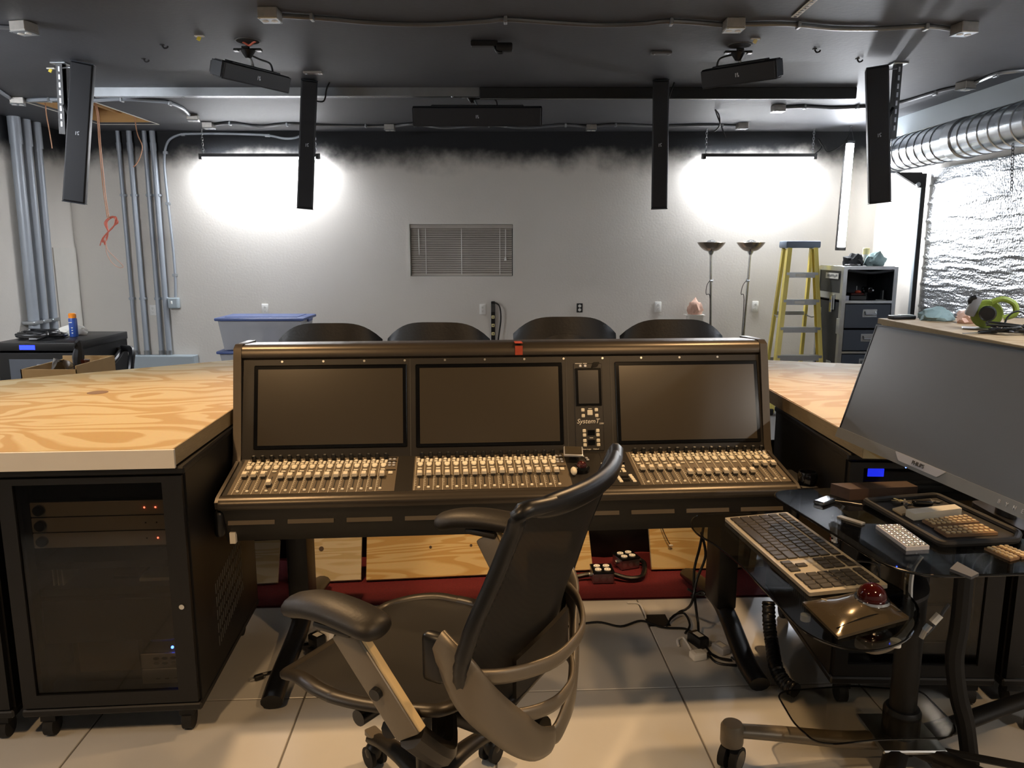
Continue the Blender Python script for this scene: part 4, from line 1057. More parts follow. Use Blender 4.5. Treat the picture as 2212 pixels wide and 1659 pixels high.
t = thing('wood_plank', 'narrow wooden plank leaning beside the rack cabinet', 'plank', (-3.92, 5.35, 0))
MB(Matrix.Rotation(-.12, 4, 'Y')).box((0, 0, .47), (.02, .12, .94)).build('plank', 'pine', t, ang=0)
# ---- cardboard carton with bags behind the desk
cz = 1.0
c0, c1, c2 = P(80, 806, z=.985), P(130, 780, z=.985), P(231, 779, z=.985)
cx0, cx1 = -2.62, -2.32; cyy0, cyy1 = 4.05, 4.45
t = thing('cardboard_carton', 'open brown cardboard carton behind the plywood desk', 'carton', ((cx0+cx1)/2, (cyy0+cyy1)/2, .007))
m = MB(); m.b2((cx0, cyy0, .007), (cx1, cyy0+.006, .98)); m.b2((cx0, cyy1-.006, .007), (cx1, cyy1, 1.0)); m.b2((cx0, cyy0, .007), (cx0+.006, cyy1, .98)); m.b2((cx1-.006, cyy0, .007), (cx1, cyy1, 1.0)); m.b2((cx0, cyy0, .7), (cx1, cyy1, .71))
m.build('box', 'cardboard', t, world=True, ang=0)
crumple('plastic_bag', 'clear plastic bag of small parts in the open carton', 'bag', (-2.5, 4.2, .712), (.1, .11, .2), 'bag_plastic', 9)
t = thing('red_pliers', 'red handled tool standing in the open carton', 'tool', (-2.365, 4.2, .712))
MB().tube([(0, 0, 0), (.0, 0, .14), (.01, 0, .24), (.012, 0, .3)], lambda u: .01+.013*u, 8).build('handle', 'ball_red', t)
t = thing('cable_tie_bundle', 'dark wrapped cable end standing in the open carton', 'cable', (-2.52, 4.39, .712))
MB().tube([(0, 0, 0), (.01, 0, .2), (.03, 0, .34), (.02, .0, .36)], lambda u: .02+.012*math.sin(9*u)**2, 8).build('wrap', 'cloth_dark', t)
# ---- leather chairs behind the console
def exec_chair(label, loc, rz):
    t = thing('leather_chair', label, 'chair', loc, rz, 'black leather chairs behind the console')
    # local: sitter faces -y (towards the console)
    def back(u, v):
        x = (u-.5)*2; wv = .29*(.92+.1*math.sin(PI*min(1, v*.9)))
        rnd_ = 1-.28*max(0, v-.72)/.28*abs(x)**2.6
        z = .5+.66*v*rnd_ if v > .72 else .5+.66*v
        z = .5+.66*v-(.12*abs(x)**4*max(0, (v-.6)/.4)**1.3)
        return (x*wv, .24+.1*v-.05*(1-x*x), z)
    m = MB()
    for off, th, sc in ((0, .06, 1),):
        m.sheet(back, 20, 16, .1)
    m.build('backrest', 'black_leather', t, ang=80)
    pw = MB()
    pw.sheet(lambda u, v: ((u-.5)*.46*(1-.18*max(0, v-.6)/.4), .17+.1*v*1.0-.045*(1-((u-.5)*2)**2), .56+.5*v-(.1*abs((u-.5)*2)**2.4*max(0, (v-.6)/.4))), 12, 10, .07)
    pw.build('back_cushion', 'black_leather', t, ang=80)
    MB().rbox((0, -.03, .46), (.48, .52, .13), .05, 4).build('seat', 'black_leather', t, ang=80)
    for s in (-1, 1):
        a = MB(); a.tube([(s*.23, .2, .46), (s*.26, .16, .6), (s*.265, .06, .68), (s*.265, -.2, .67), (s*.26, -.24, .58), (s*.23, -.2, .44)], .022, 8); a.build('arm', 'black_plastic', t)
        MB().rbox((s*.265, -.06, .7), (.06, .28, .045), .018, 2).build('arm_pad', 'black_leather', t)
    MB().cyl((0, 0, .1), (0, 0, .4), .03, n=14).build('column', 'chrome', t)
    for k in range(5):
        a = 2*PI*k/5+.3; d = Vector((math.cos(a), math.sin(a), 0))
        MB().tube([d*.02+Vector((0, 0, .13)), d*.18+Vector((0, 0, .11)), d*.26+Vector((0, 0, .085))], lambda u: .026-.01*u, 8).build('leg', 'black_plastic', t)
        e = d*.255; n_ = Vector((-d.y, d.x, 0)); MB().cyl(e+n_*.02+Vector((0, 0, .033)), e-n_*.02+Vector((0, 0, .033)), .033, n=12).build('caster', 'rubber', t)
    return t
ch0 = exec_chair('black padded leather chair standing before the clear storage bins', (-1.09, 4.36, 0.007), .05)
dup(ch0, (-.46, 4.36, .012), -.04, 'black padded leather chair beside the power strip, on the side of the storage bins')
dup(ch0, (.33, 4.36, .045), .03, 'black padded leather chair beneath the bare wall outlet, the tallest of the four')
dup(ch0, (.97, 4.36, .03), .0, 'black padded leather chair standing before the white carton and floor lamps')
# ---- workbench along the foil wall
BX0, BX1, BY0, BY1, BH = 2.74, 3.86, 3.3, 5.75, 1.1
t = thing('workbench', 'plywood topped workbench along the foil covered wall', 'workbench', ((BX0+BX1)/2, (BY0+BY1)/2, 0))
MB().b2((BX0, BY0, BH-.04), (BX1, BY1, BH)).build('top', 'bench_ply', t, world=True, ang=0)
MB().b2((BX0-.004, BY0, BH-.04), (BX0, BY1, BH-.002)).build('edge_band', 'ply_edge', t, world=True, ang=0)
for x in (BX0+.06, BX1-.06):
    for y in (BY0+.06, (BY0+BY1)/2, BY1-.06): MB().box((x, y, (BH-.04)/2), (.085, .085, BH-.04)).build('leg', 'pine', t, world=True, ang=0)
for x in (BX0+.06, BX1-.06): MB().b2((x-.02, BY0+.1, .25), (x+.02, BY1-.1, .34)).build('stretcher', 'pine', t, world=True, ang=0)
MB().b2((BX0+.02, BY0+.05, .34), (BX1-.02, BY1-.05, .36)).build('shelf', 'bench_ply', t, world=True, ang=0)
# circular saw
sc_ = P(2130, 700, z=BH)
t = thing('circular_saw', 'green and grey circular saw standing on the workbench', 'saw', (*P(2128, 712, z=BH)[:2], BH), -.5)
MB().rbox((0, 0, .008), (.26, .13, .006), .002, 1).build('base_plate', 'steel', t)
MB().lathe([(.085, -.02), (.092, -.01), (.092, .012), (.085, .02)], 26, M=Matrix.Translation((0, .02, .1)) @ Matrix.Rotation(PI/2, 4, 'X')).build('blade_guard', 'saw_green', t)
MB().cyl((0, -.09, .11), (0, .0, .11), .052, .05, n=18).build('motor', 'saw_green', t)
MB().cyl((0, -.11, .11), (0, -.09, .11), .04, .05, n=18).build('motor_cap', 'black_plastic', t)
MB().tube([(.02, -.03, .18), (.08, -.03, .2), (.14, -.03, .17), (.15, -.03, .11), (.09, -.03, .08)], .018, 10).build('rear_handle', 'saw_green', t)
MB().tube([(-.08, -.03, .12), (-.1, -.06, .19), (-.07, -.06, .21)], .016, 10).build('front_handle', 'black_plastic', t)
MB().rbox((-.12, -.02, .12), (.06, .1, .13), .012, 2, Matrix.Rotation(.3, 4, 'Y')).build('battery', 'saw_grey', t)
MB().lathe([(.088, -.004), (.088, .0)], 26, M=Matrix.Translation((0, .045, .1)) @ Matrix.Rotation(PI/2, 4, 'X')).build('blade', 'steel', t)
crumple('leather_glove', 'tan leather work glove on the workbench beside the saw', 'glove', (*P(2092, 698, z=BH)[:2], BH), (.085, .08, .06), 'pink_paper', 11)
crumple('plastic_sheet', 'crumpled clear and blue plastic wrapper on the workbench', 'wrapper', (*P(2022, 692, z=BH)[:2], BH), (.11, .1, .06), 'cloth_blue', 12)
t = thing('flat_gadget', 'flat dark gadget lying at the end of the workbench near the road case', 'gadget', (2.875, 5.675, BH), .1)
MB().rbox((0, 0, .014), (.18, .08, .028), .008, 2).build('body', 'black_plastic', t); MB().rbox((.03, 0, .03), (.1, .05, .006), .002, 1).build('plate', 'steel', t)
t = thing('cable_pile', 'tangled black cable and charger on the workbench', 'cable', (*P(2180, 722, z=BH)[:2], BH))
rr = random.Random(9); pts = [(rr.uniform(-.14, .2), rr.uniform(-.12, .14), .01+abs(rr.gauss(0, .03))) for i in range(16)]
MB().tube(pts, .007, 6, k=6).build('cable', 'black_plastic', t)
MB().tube([(.02, .1, .01), (.06, .12, .1), (.12, .1, .13), (.16, .02, .06), (.18, -.05, .01)], .006, 6).build('cable_loop', 'black_plastic', t)
MB().rbox((.16, 0, .03), (.12, .09, .06), .01, 2).build('charger', 'black_plastic', t)
t = thing('hand_chisel', 'small black tool lying flat on the workbench before the cables', 'tool', (2.85, 4.68, BH), .3)
MB().cyl((0, 0, .01), (.14, 0, .01), .01, n=8).build('handle', 'black_plastic', t); MB().box((-.06, 0, .008), (.12, .018, .004)).build('blade', 'steel', t, ang=0)
# ================================================================== desks and racks around the console
def solid_top(name, label, poly, z0, z1, edges):
    t = thing(name, label, 'desk', (sum(p[0] for p in poly)/len(poly), sum(p[1] for p in poly)/len(poly), z0))
    MB().prism(poly, z0+.0, z1).build('plywood_sheet', 'plywood', t, world=True, ang=0)
    for a, b, m_, th, zz0 in edges:
        a, b = Vector((*a, 0)), Vector((*b, 0)); d = b-a; n = Vector((d.y, -d.x, 0)).normalized()
        vs = [a, b, b+n*th, a+n*th]
        MB().prism([(v.x, v.y) for v in vs], zz0, z1-.001).build('edge_band', m_, t, world=True, ang=0)
    return t
ZD = 1.0
polyL = [(-1.063, 2.335), (-1.10, 3.10), (-1.13, 3.45), (-1.509, 4.312), (-2.424, 3.589), (-3.0, 3.13), (-3.0, 2.19)]
polyL = polyL[::-1]
t = solid_top('desk_top', 'plywood desk top with white front edge, bridging over the amplifier rack', polyL, ZD-.058, ZD,
          [((-3.0, 2.19), (-1.055, 2.335), 'white_paint', .012, ZD-.06), ((-1.063, 2.335), (-1.10, 3.10), 'ply_edge', .003, ZD-.056), ((-1.10, 3.1), (-1.13, 3.45), 'ply_edge', .003, ZD-.056)])
c = P(211, 848, z=ZD)
MB().lathe([(.042, .0002), (.042, .0012)], 20, (c.x, c.y, ZD)).build('cable_hole', 'brown_card', t, world=True)
polyR = [(1.145, 2.43), (2.5, 2.3), (2.7, 2.3), (2.7, 3.95), (1.856, 4.12), (1.434, 4.26), (1.15, 4.3)]
solid_top('desk_top', 'plywood desk top with raw edge beside the large monitor', polyR, ZD-.058, ZD,
          [((1.15, 4.3), (1.1425, 3.315), 'ply_edge', .003, ZD-.056), ((1.1425, 3.315), (1.145, 2.43), 'ply_edge', .003, ZD-.056)])
# ---- rack cabinets: local frame origin front left bottom corner, x right, y back
def rack(label, loc, rz, wd, dp, h, name='equipment_rack', vent_side=None, door=True, keyhole=True):
    t = thing(name, label, 'rack', loc, rz)
    z0 = .1
    m = MB(); m.b2((0, .02, z0), (.02, dp, h)); m.b2((wd-.02, .02, z0), (wd, dp, h)); m.b2((.02, .02, z0), (wd-.02, dp, z0+.02)); m.b2((.02, .02, h-.02), (wd-.02, dp, h))
    m.build('body', 'black_metal', t, ang=0)
    MB().rbox((wd/2, dp/2, h-.012), (wd+.012, dp+.012, .024), .005, 1).build('top_panel', 'black_metal', t)
    MB().rbox((wd/2, dp/2, z0+.01), (wd+.006, dp+.006, .028), .006, 1).build('base_panel', 'black_metal', t)
    if door:
        f = MB(); fw = .052; d0 = 0
        f.b2((.006, d0-.004, z0+.03), (fw, d0+.018, h-.03)); f.b2((wd-fw-.015, d0-.004, z0+.03), (wd-.006, d0+.018, h-.03)); f.b2((fw, d0-.004, z0+.03), (wd-fw-.015, d0+.018, z0+.075)); f.b2((fw, d0-.004, h-.05), (wd-fw-.015, d0+.018, h-.03))
        dr = f.build('door', 'black_metal', t, ang=0)
        MB().b2((fw, .004, z0+.075), (wd-fw-.015, .008, h-.05)).build('door_glass', 'rack_glass', dr, ang=0)
        if keyhole:
            MB().cyl((wd-.034, -.009, .47), (wd-.034, -.003, .47), .0085, n=16).build('lock', 'chrome', dr)
    for x in (.06, wd-.06):
        for y in (.07, dp-.07):
            cs = MB(); cs.cyl((x-.016, y-.015, .036), (x+.016, y-.015, .036), .036, n=16); cs.build('caster', 'rubber', t)
            MB().prism([(x-.024, y-.04), (x+.024, y-.04), (x+.024, y+.03), (x-.024, y+.03)], .06, .1).build('caster_fork', 'black_metal', t)
    # rails inside
    for x in (.045, wd-.045): MB().b2((x-.012, .07, z0+.02), (x+.012, .09, h-.02)).build('mount_rail', 'black_metal', t, ang=0)
    # vent slots on both sides
    for sx in (0, wd):
        v = MB()
        for iy in range(16):
            for iz in range(5):
                v.box((sx, dp*.3+iy*.022, .22+iz*.05+iy*.004), (.003, .006, .036))
        v_ = v.build('vent_slots', 'grey_letter', t, ang=0); v_['kind'] = 'stuff'
    return t
yawL = math.radians(4.5)
RLx, RLy = -1.04, 2.345     # front right bottom corner
wdL = .57
o_ = Vector((RLx, RLy, 0))-Vector((math.cos(yawL), math.sin(yawL), 0))*wdL
rackL = rack('black rack with smoked glass door and grey amplifiers under the plywood desk', o_, yawL, wdL, .78, ZD-.06)
MR = Matrix.Translation(o_) @ Matrix.Rotation(yawL, 4, 'Z')
def in_rack(name, label, cat, z0, z1, y0, y1, face, M_=MR, x0=.058, x1=wdL-.058, group=None):
    c = M_ @ Vector(((x0+x1)/2, (y0+y1)/2, z0))
    t = thing(name, label, cat, c, math.atan2(M_[1][0], M_[0][0]), group)
    w_ = x1-x0; d_ = y1-y0
    MB().b2((-w_/2, -d_/2, 0), (w_/2, d_/2, z1-z0-.001)).build('chassis', 'black_metal', t, ang=0)
    MB().rbox((0, -d_/2-.003, (z1-z0)/2), (w_, .006, z1-z0-.003), .002, 1).build('front_panel', face, t)
    return t, w_, d_
def RP(px, py): # pixel on the plane of the rack fronts
    n = MR.to_3x3() @ Vector((0, 1, 0)); p0 = MR @ Vector((0, .075, 0))
    d = P(px, py, y=1.0)-Vector((0, 0, CAMH)); o = Vector((0, 0, CAMH))
    return o+d*((p0-o).dot(n)/d.dot(n))
zA = [RP(240, y).z for y in (1018, 1080, 1113, 1146, 1180)]
t, w_, d_ = in_rack('power_conditioner', 'black power amplifier at the top of the amplifier rack', 'amplifier', zA[1]+.002, min(zA[0]+.01, .9), .095, .4, 'black_plastic')
lg = text_mesh('SAMSON', .03, 'grey_letter', 'lettering', .0006)
place_M('lettering', lg, t, Matrix.Translation((.0, -d_/2-.007, .07)) @ Matrix.Rotation(PI/2, 4, 'X'))
MB().lathe([(.036, 0), (.036, .004)], 24, M=Matrix.Translation((.16, -d_/2-.006, .048)) @ Matrix.Rotation(PI/2, 4, 'X')).build('fan_grille', 'black_matte', t)
for i in range(3):
    lab = ('grey amplifier with two red lights, topmost of three in the rack', 'grey amplifier with unlit lights, middle of three in the rack', 'grey amplifier with one red light, lowest of three in the rack')[i]
    t, w_, d_ = in_rack('rack_amplifier', lab, 'amplifier', zA[i+2], zA[i+1]-.001, .075, .45, 'amp_face', group='grey rack amplifiers')
    h = zA[i+1]-zA[i+2]
    MB().cyl((-w_/2+.03, -d_/2-.02, h/2), (-w_/2+.03, -d_/2-.006, h/2), .0165, n=20).build('knob', 'black_plastic', t)
    MB().lathe([(.0185, 0), (.0185, .003)], 20, M=Matrix.Translation((-w_/2+.03, -d_/2-.006, h/2)) @ Matrix.Rotation(PI/2, 4, 'X')).build('knob_ring', 'steel', t)
    for x, on in ((.13, (True, False, False)[i]), (.165, (True, False, True)[i])):
        MB().sph((x, -d_/2-.006, h/2), .0028, 8, 6).build('indicator', 'led_red' if on else 'cap_dark', t)
# shelf and boxes lower down
def shelf(label, px, y0=.075, y1=.6, th=.014):
    z = RP(200, px).z
    c = MR @ Vector((wdL/2, (y0+y1)/2, z-th))
    t = thing('rack_shelf', label, 'shelf', c, yawL)
    MB().b2((-wdL/2+.06, -(y1-y0)/2, 0), (wdL/2-.06, (y1-y0)/2, th)).build('tray', 'black_metal', t, ang=0)
    MB().b2((-wdL/2+.06, -(y1-y0)/2-.004, -.006), (wdL/2-.06, -(y1-y0)/2, th+.004)).build('front_lip', 'black_metal', t, ang=0)
    return t, z
sh1, zs1 = shelf('black vented shelf below the grey amplifiers', 1215)
t, w_, d_ = in_rack('patch_unit', 'black connector box hanging below the lowest grey amplifier', 'electronics', zA[4]-.016, zA[4]-.002, .1, .3, 'cap_dark', x0=.33, x1=.48)
sh2, zs2 = shelf('pale edged shelf with papers in the middle of the rack', 1272)
t = thing('white_folder', 'white folder lying on the middle shelf of the rack', 'folder', MR @ Vector((.432, .22, zs2)), yawL)
MB().rbox((0, 0, .006), (.15, .2, .012), .002, 1).build('folder', 'label_white', t)
t = thing('brown_box', 'open brown box with connector plate on the middle shelf of the rack', 'box', MR @ Vector((.36, .42, zs2)), yawL)
m = MB(); m.b2((-.13, -.06, 0), (.13, .06, .045)); m.build('box', 'brown_card', t, ang=0); MB().b2((.02, -.064, .005), (.1, -.06, .04)).build('connector', 'green_grey_plate', t, ang=0)
t = thing('red_pouch', 'dark red pouch beside the white folder on the rack shelf', 'pouch', MR @ Vector((.305, .2, zs2)), yawL)
MB().rbox((0, 0, .012), (.09, .12, .024), .01, 2).build('pouch', 'ball_red', t)
for i, x in enumerate((.085, .1, .115)):
    t = thing('paper_sleeve', ('outermost white paper sleeve standing on the middle rack shelf', 'white paper sleeve between two others on the middle rack shelf', 'innermost white paper sleeve standing on the middle rack shelf')[i], 'sleeve', MR @ Vector((x, .16, zs2)), yawL, 'white sleeves on the rack shelf')
    MB().box((0, 0, .03), (.004, .1, .06)).build('sleeve', 'label_white', t, ang=0)
# dark drawer panel and the two silver boxes at the bottom
zb = [RP(330, y).z for y in (1290, 1395, 1421, 1452, 1482)]
t, w_, d_ = in_rack('blank_panel', 'dark blank drawer panel in the lower half of the rack', 'panel', zb[1]+.02, zb[0], .08, .5, 'black_plastic')
t, w_, d_ = in_rack('equipment_case', 'dark equipment case with pale strip at the bottom of the rack', 'electronics', .126, zb[1]-.01, .16, .6, 'black_plastic', x0=.1, x1=.34)
MB().rbox((.0, -d_/2-.008, .2), (.12, .004, .008), .001, 1).build('pale_strip', 'amber', t)
MB().rbox((.0, -d_/2-.008, .1), (.2, .004, .12), .004, 1).build('cover', 'dust_brown', t)
xk0, xk1 = .345, .51
t, w_, d_ = in_rack('network_switch', 'silver box with a port panel at the bottom of the rack', 'electronics', zb[4]-.01, zb[3]-.004, .11, .35, 'kvm_silver', x0=xk0, x1=xk1)
for i in range(4): MB().rbox((-.03+.03*i, -d_/2-.007, .02), (.015, .003, .004), .001, 1).build('port', 'cap_dark', t)
t, w_, d_ = in_rack('network_switch', 'silver box with two rows of dark round ports and blue light', 'electronics', zb[3]-.004, zb[2], .11, .35, 'kvm_silver', x0=xk0, x1=xk1)
h_ = zb[2]-zb[3]+.004
for r in range(2):
    for i in range(5):
        MB(Matrix.Translation((-.03+.028*i, -d_/2-.007, h_*(.36+.32*r))) @ Matrix.Rotation(PI/2, 4, 'X') @ Matrix.Diagonal((1.5, .7, 1, 1))).lathe([(.007, 0), (.007, .002)], 14).build('port', 'outlet_dark', t)
MB().sph((.02, -d_/2+.01, h_+.012), .005, 10, 6).build('indicator', 'led_blue', t)
MB().rbox((-.04, 0, h_+.008), (.08, .1, .016), .006, 1).build('lump', 'keycap_silver', t)
# papers visible at the lowest rim
# ---- neighbouring rack further left (only an edge shows)
o2 = o_-Vector((math.cos(yawL), math.sin(yawL), 0))*(wdL+.03)
rack('black rack standing beside the amplifier rack, under the same desk', o2, yawL, wdL, .78, ZD-.06)
# ---- right rack
yawR = math.radians(-1.5)
oR = Vector((1.13, 2.5, 0))
rackR = rack('black rack with blue display under the raw edged plywood desk', oR, yawR, .57, .78, ZD-.06, keyhole=False)
MRR = Matrix.Translation(oR) @ Matrix.Rotation(yawR, 4, 'Z')
t, w_, d_ = in_rack('ups_unit', 'black battery unit with glowing blue display in the rack by the monitor', 'electronics', .70, .84, .03, .45, 'black_plastic', MRR, .058, .512)
c = Vector((WM[t].inverted() @ P(1889, 1019, y=2.53)))
MB().rbox((c.x, -d_/2-.0075, c.z), (.055, .003, .028), .001, 1).build('display', 'blue_lcd', t)
t, w_, d_ = in_rack('rack_amplifier', 'silver equipment tray at the bottom of the rack by the monitor', 'electronics', .15, .2, .12, .5, 'keycap_silver', MRR, .058, .512)
for i in range(3):
    t, w_, d_ = in_rack('blank_panel', ('tall blank panel in the rack by the monitor', 'second blank panel in the rack by the monitor', 'lowest blank panel in the rack by the monitor')[i], 'panel', (.52, .37, .23)[i], (.68, .51, .36)[i], .08, .4, 'dust_brown' if i else 'black_plastic', MRR, .058, .512)
oR2 = oR+Vector((math.cos(yawR), math.sin(yawR), 0))*.6
rack('black rack next to the one with the blue display, under the desk end', oR2, yawR, .57, .78, ZD-.06, keyhole=False)
# ================================================================== mixing console
CYAW = math.radians(4.5)
con = thing('mixing_console', 'long bronze edged digital mixing console with three dark screens', 'mixing console', (.013, 2.635, 0), CYAW)
XH = 1.03
def sweep_x(prof, x0, x1, m, name, parent=con, ang=30, label=None):
    b = MB(); n = len(prof)
    vs = [(x0, y, z) for y, z in prof]+[(x1, y, z) for y, z in prof]
    b.add(vs, [list(range(n)), list(range(n, 2*n))[::-1]]+[(i, (i+1) % n, n+(i+1) % n, n+i) for i in range(n)])
    return b.build(name, m, parent, ang=ang, label=label)
# surfaces
FS0, FS1 = Vector((0, .0, .76)), Vector((0, .30, .82))
SS0, SS1 = Vector((0, .30, .82)), Vector((0, .42, 1.235))
fdir = (FS1-FS0).normalized(); fn = Vector((0, -fdir.z, fdir.y))
sdir = (SS1-SS0).normalized(); sn = Vector((0, -sdir.z, sdir.y))
MF = Matrix(((1, 0, 0, 0), (0, fdir.y, fn.y, FS0.y), (0, fdir.z, fn.z, FS0.z), (0, 0, 0, 1)))   # local: x, s, n
MS = Matrix(((1, 0, 0, 0), (0, sdir.y, sn.y, SS0.y), (0, sdir.z, sn.z, SS0.z), (0, 0, 0, 1)))
nose = [(.03, .765), (.008, .768), (-.012, .764), (-.024, .752), (-.026, .738), (-.018, .726), (.03, .722)]
sweep_x(nose, -XH, XH, 'bronze', 'armrest', ang=50)
sweep_x([(.022, .722), (.022, .758), (.30, .814), (.412, 1.2), (.60, 1.19), (.66, .95), (.62, .72)], -XH+.01, XH-.01, 'console_dark', 'body')
low = [(.0, .722), (.03, .63), (.06, .585), (.5, .585), (.52, .722)]
sweep_x(low, -XH-.0, XH+.0, 'console_dark', 'lower_chassis')
for s in (-1, 1):
    MB().rbox((s*(XH+.008), .07, .67), (.036, .16, .1), .02, 3).build('corner_cap', 'black_plastic', con)
for i in range(10):     # mesh vents in the lower front
    x = -.93+i*.205
    MB(Matrix.Translation((x, .0155, .672)) @ Matrix.Rotation(-.316, 4, 'X')).box((0, 0, 0), (.16, .004, .022)).build('vent_mesh', 'fader_panel', con, ang=0)
MB().box((-1.0, .03, .61), (.02, .02, .04)).build('tag', 'label_white', con, ang=0)
# fader deck
MB(MF).b2((-XH, .022, -.012), (XH, .306, .0)).build('deck', 'console_face', con, ang=0)
# screen panel
MB(MS).b2((-XH, -.004, -.02), (XH, .384, .0)).build('screen_panel', 'console_face', con, ang=0)
rail = [(.405, 1.19), (.393, 1.2), (.394, 1.226), (.41, 1.241), (.45, 1.246), (.6, 1.236), (.61, 1.19)]
sweep_x(rail, -XH, XH, 'bronze', 'top_rail', ang=50)
for s in (-1, 1):
    pr = [(.27, .79), (.30, .84), (.385, 1.2), (.395, 1.235), (.425, 1.249), (.62, 1.242), (.68, .95), (.62, .74), (.3, .74)]
    sweep_x(pr, s*XH, s*(XH+.03), 'bronze', 'cheek', ang=30)
    sweep_x([(-.015, .73), (-.02, .755), (.0, .768), (.27, .822), (.27, .74)], s*XH, s*(XH+.012), 'bronze', 'side_trim', ang=30)
for i in range(12): # panel screws
    MB(MS).cyl((-.88+i*.158, .376, 0), (-.88+i*.158, .376, .002), .0045, n=8).build('screw', 'steel', con)
for x in (-.385, .235, .415): MB(MS).b2((x-.0015, 0, 0), (x+.0015, .383, .0012)).build('panel_seam', 'cap_dark', con, ang=0)
def screen(x0, x1, s0, s1, bz=.016):
    b = MB(MS).rbox(((x0+x1)/2, (s0+s1)/2, .003), (x1-x0, s1-s0, .008), .003, 1).build('screen_bezel', 'screen_bezel', con)
    MB(MS).b2((x0+bz, s0+bz*.9, .007), (x1-bz, s1-bz, .0078)).build('screen', 'screen_off', b, ang=0)
screen(-.985, -.398, .036, .361); screen(-.364, .218, .032, .36); screen(.432, 1.02, .028, .36)
# centre column
MB(MS).rbox((.322, .18, .001), (.115, .35, .004), .002, 1).build('centre_panel', 'console_face', con)
b = MB(MS).rbox((.322, .26, .004), (.105, .152, .008), .002, 1).build('screen_bezel', 'screen_bezel', con)
MB(MS).b2((.281, .193, .008), (.363, .327, .0088)).build('screen', 'small_screen', b, ang=0)
kb = MB(MS); kb.rbox((0, 0, .0055), (.0135, .0135, .006), .002, 1)
k_small = MB().rbox((0, 0, .0025), (.0135, .0135, .006), .002, 1).mesh('key', 'key_cream')
k_tiny = MB().rbox((0, 0, .0025), (.011, .011, .005), .002, 1).mesh('key', 'keycap_silver')
k_big = MB().rbox((0, 0, .003), (.021, .021, .007), .002, 1).mesh('key', 'key_cream')
def key_on(M, x, s, me=k_small, n=.002, name='key'): return place_M(name, me, con, M @ Matrix.Translation((x, s, n)))
for x, s in ((.297, .168), (.351, .168), (.298, .145), (.352, .145), (.300, .085), (.354, .085), (.3005, .068), (.3545, .068), (.301, .046), (.355, .046), (.3015, .029), (.3555, .029)): key_on(MS, x, s)
key_on(MS, .325, .157, k_big)
for x in (.292, .312): key_on(MS, x, .345, k_tiny)
for s in (.077, .038): MB(MS).rbox((.328, s, .003), (.03, .022, .004), .001, 1).build('readout', 'screen_bezel', con)
MB(MS).prism(rpoly([(.335, .336), (.362, .342), (.37, .36), (.345, .36)], .004), .003, .006).build('torn_tape', 'screen_bezel', con)
place_M('lettering', text_mesh('SystemT', .026, 'brand_white', shear=.25), con, MS @ Matrix.Translation((.316, .1225, .0042)))
place_M('lettering', text_mesh('S300', .009, 'brand_white', shear=.25), con, MS @ Matrix.Translation((.37, .113, .0042)))
place_M('lettering', text_mesh('Solid State Logic    Oxford', .0075, 'brand_white'), con, MS @ Matrix.Translation((.316, .012, .0042)))
for x, s, w_ in ((.285, .355, .028), (.311, .355, .016), (.326, .173, .014), (.328, .057, .014)): MB(MS).b2((x-w_/2, s-.0012, .0035), (x+w_/2, s+.0012, .0042)).build('legend', 'brand_white', con, ang=0)
tp = MB(); tp.box((.045, .391, 1.218), (.03, .004, .036)); tp.box((.045, .42, 1.247), (.03, .06, .002)); tp.build('red_tape', 'mat_red_tape', con, ang=0)
# bays
cap_top = MB(); cap_top.add([(-.0095, -.013, .010), (.0095, -.013, .010), (.0095, .013, .010), (-.0095, .013, .010), (-.008, -.011, .0205), (.008, -.011, .0205), (.008, .011, .0205), (-.008, .011, .0205), (-.008, -.002, .0185), (.008, -.002, .0185), (.008, .002, .0185), (-.008, .002, .0185)],
    [(0, 1, 5, 4), (2, 3, 7, 6), (0, 4, 8, 11, 7, 3), (1, 2, 6, 10, 9, 5), (4, 5, 9, 8), (8, 9, 10, 11), (11, 10, 6, 7), (0, 3, 2, 1)])
cap_m = cap_top.mesh('fader_cap', 'cap_light', 0)
stem_m = MB().box((0, 0, .0055), (.016, .022, .010)).mesh('fader_stem', 'cap_dark', 0)
slot_m = MB().box((0, 0, .0012), (.0035, .098, .001)).mesh('fader_slot', 'outlet_dark', 0)
enc = MB(); enc.lathe([(.0085, 0), (.0085, .019), (.007, .022)], 12); enc_m = enc.mesh('encoder', 'black_plastic')
enct_m = MB().lathe([(.0045, .0221), (.0045, .0226)], 8).mesh('encoder_mark', 'steel')
soft = MB(); soft.rbox((0, .004, .003), (.02, .021, .007), .002, 1); soft.rbox((0, -.0085, .0025), (.013, .008, .006), .002, 1); soft_m = soft.mesh('soft_key', 'key_cream')
sel_m = MB().rbox((0, 0, .0025), (.017, .0075, .006), .002, 1).mesh('select_key', 'key_cream')
bot_m = MB().rbox((0, 0, .0025), (.0105, .0105, .007), .002, 1).mesh('solo_key', 'key_cream')
bays = [(-1.012, -.432, -.981, .0332, [.155, .152, .155, .09]+[.139]*12), (-.368, .212, -.345, .0340, [.136, .135, .137, .135, .134, .137, .135, .136, .139, .142, .136, .138, .143, .138, .139, .138]), (.462, 1.032, .493, .0343, [.140, .139, .140, .138, .141, .099, .098, .097, .098, .099, .096, .098, .1, .155, .154, .156])]
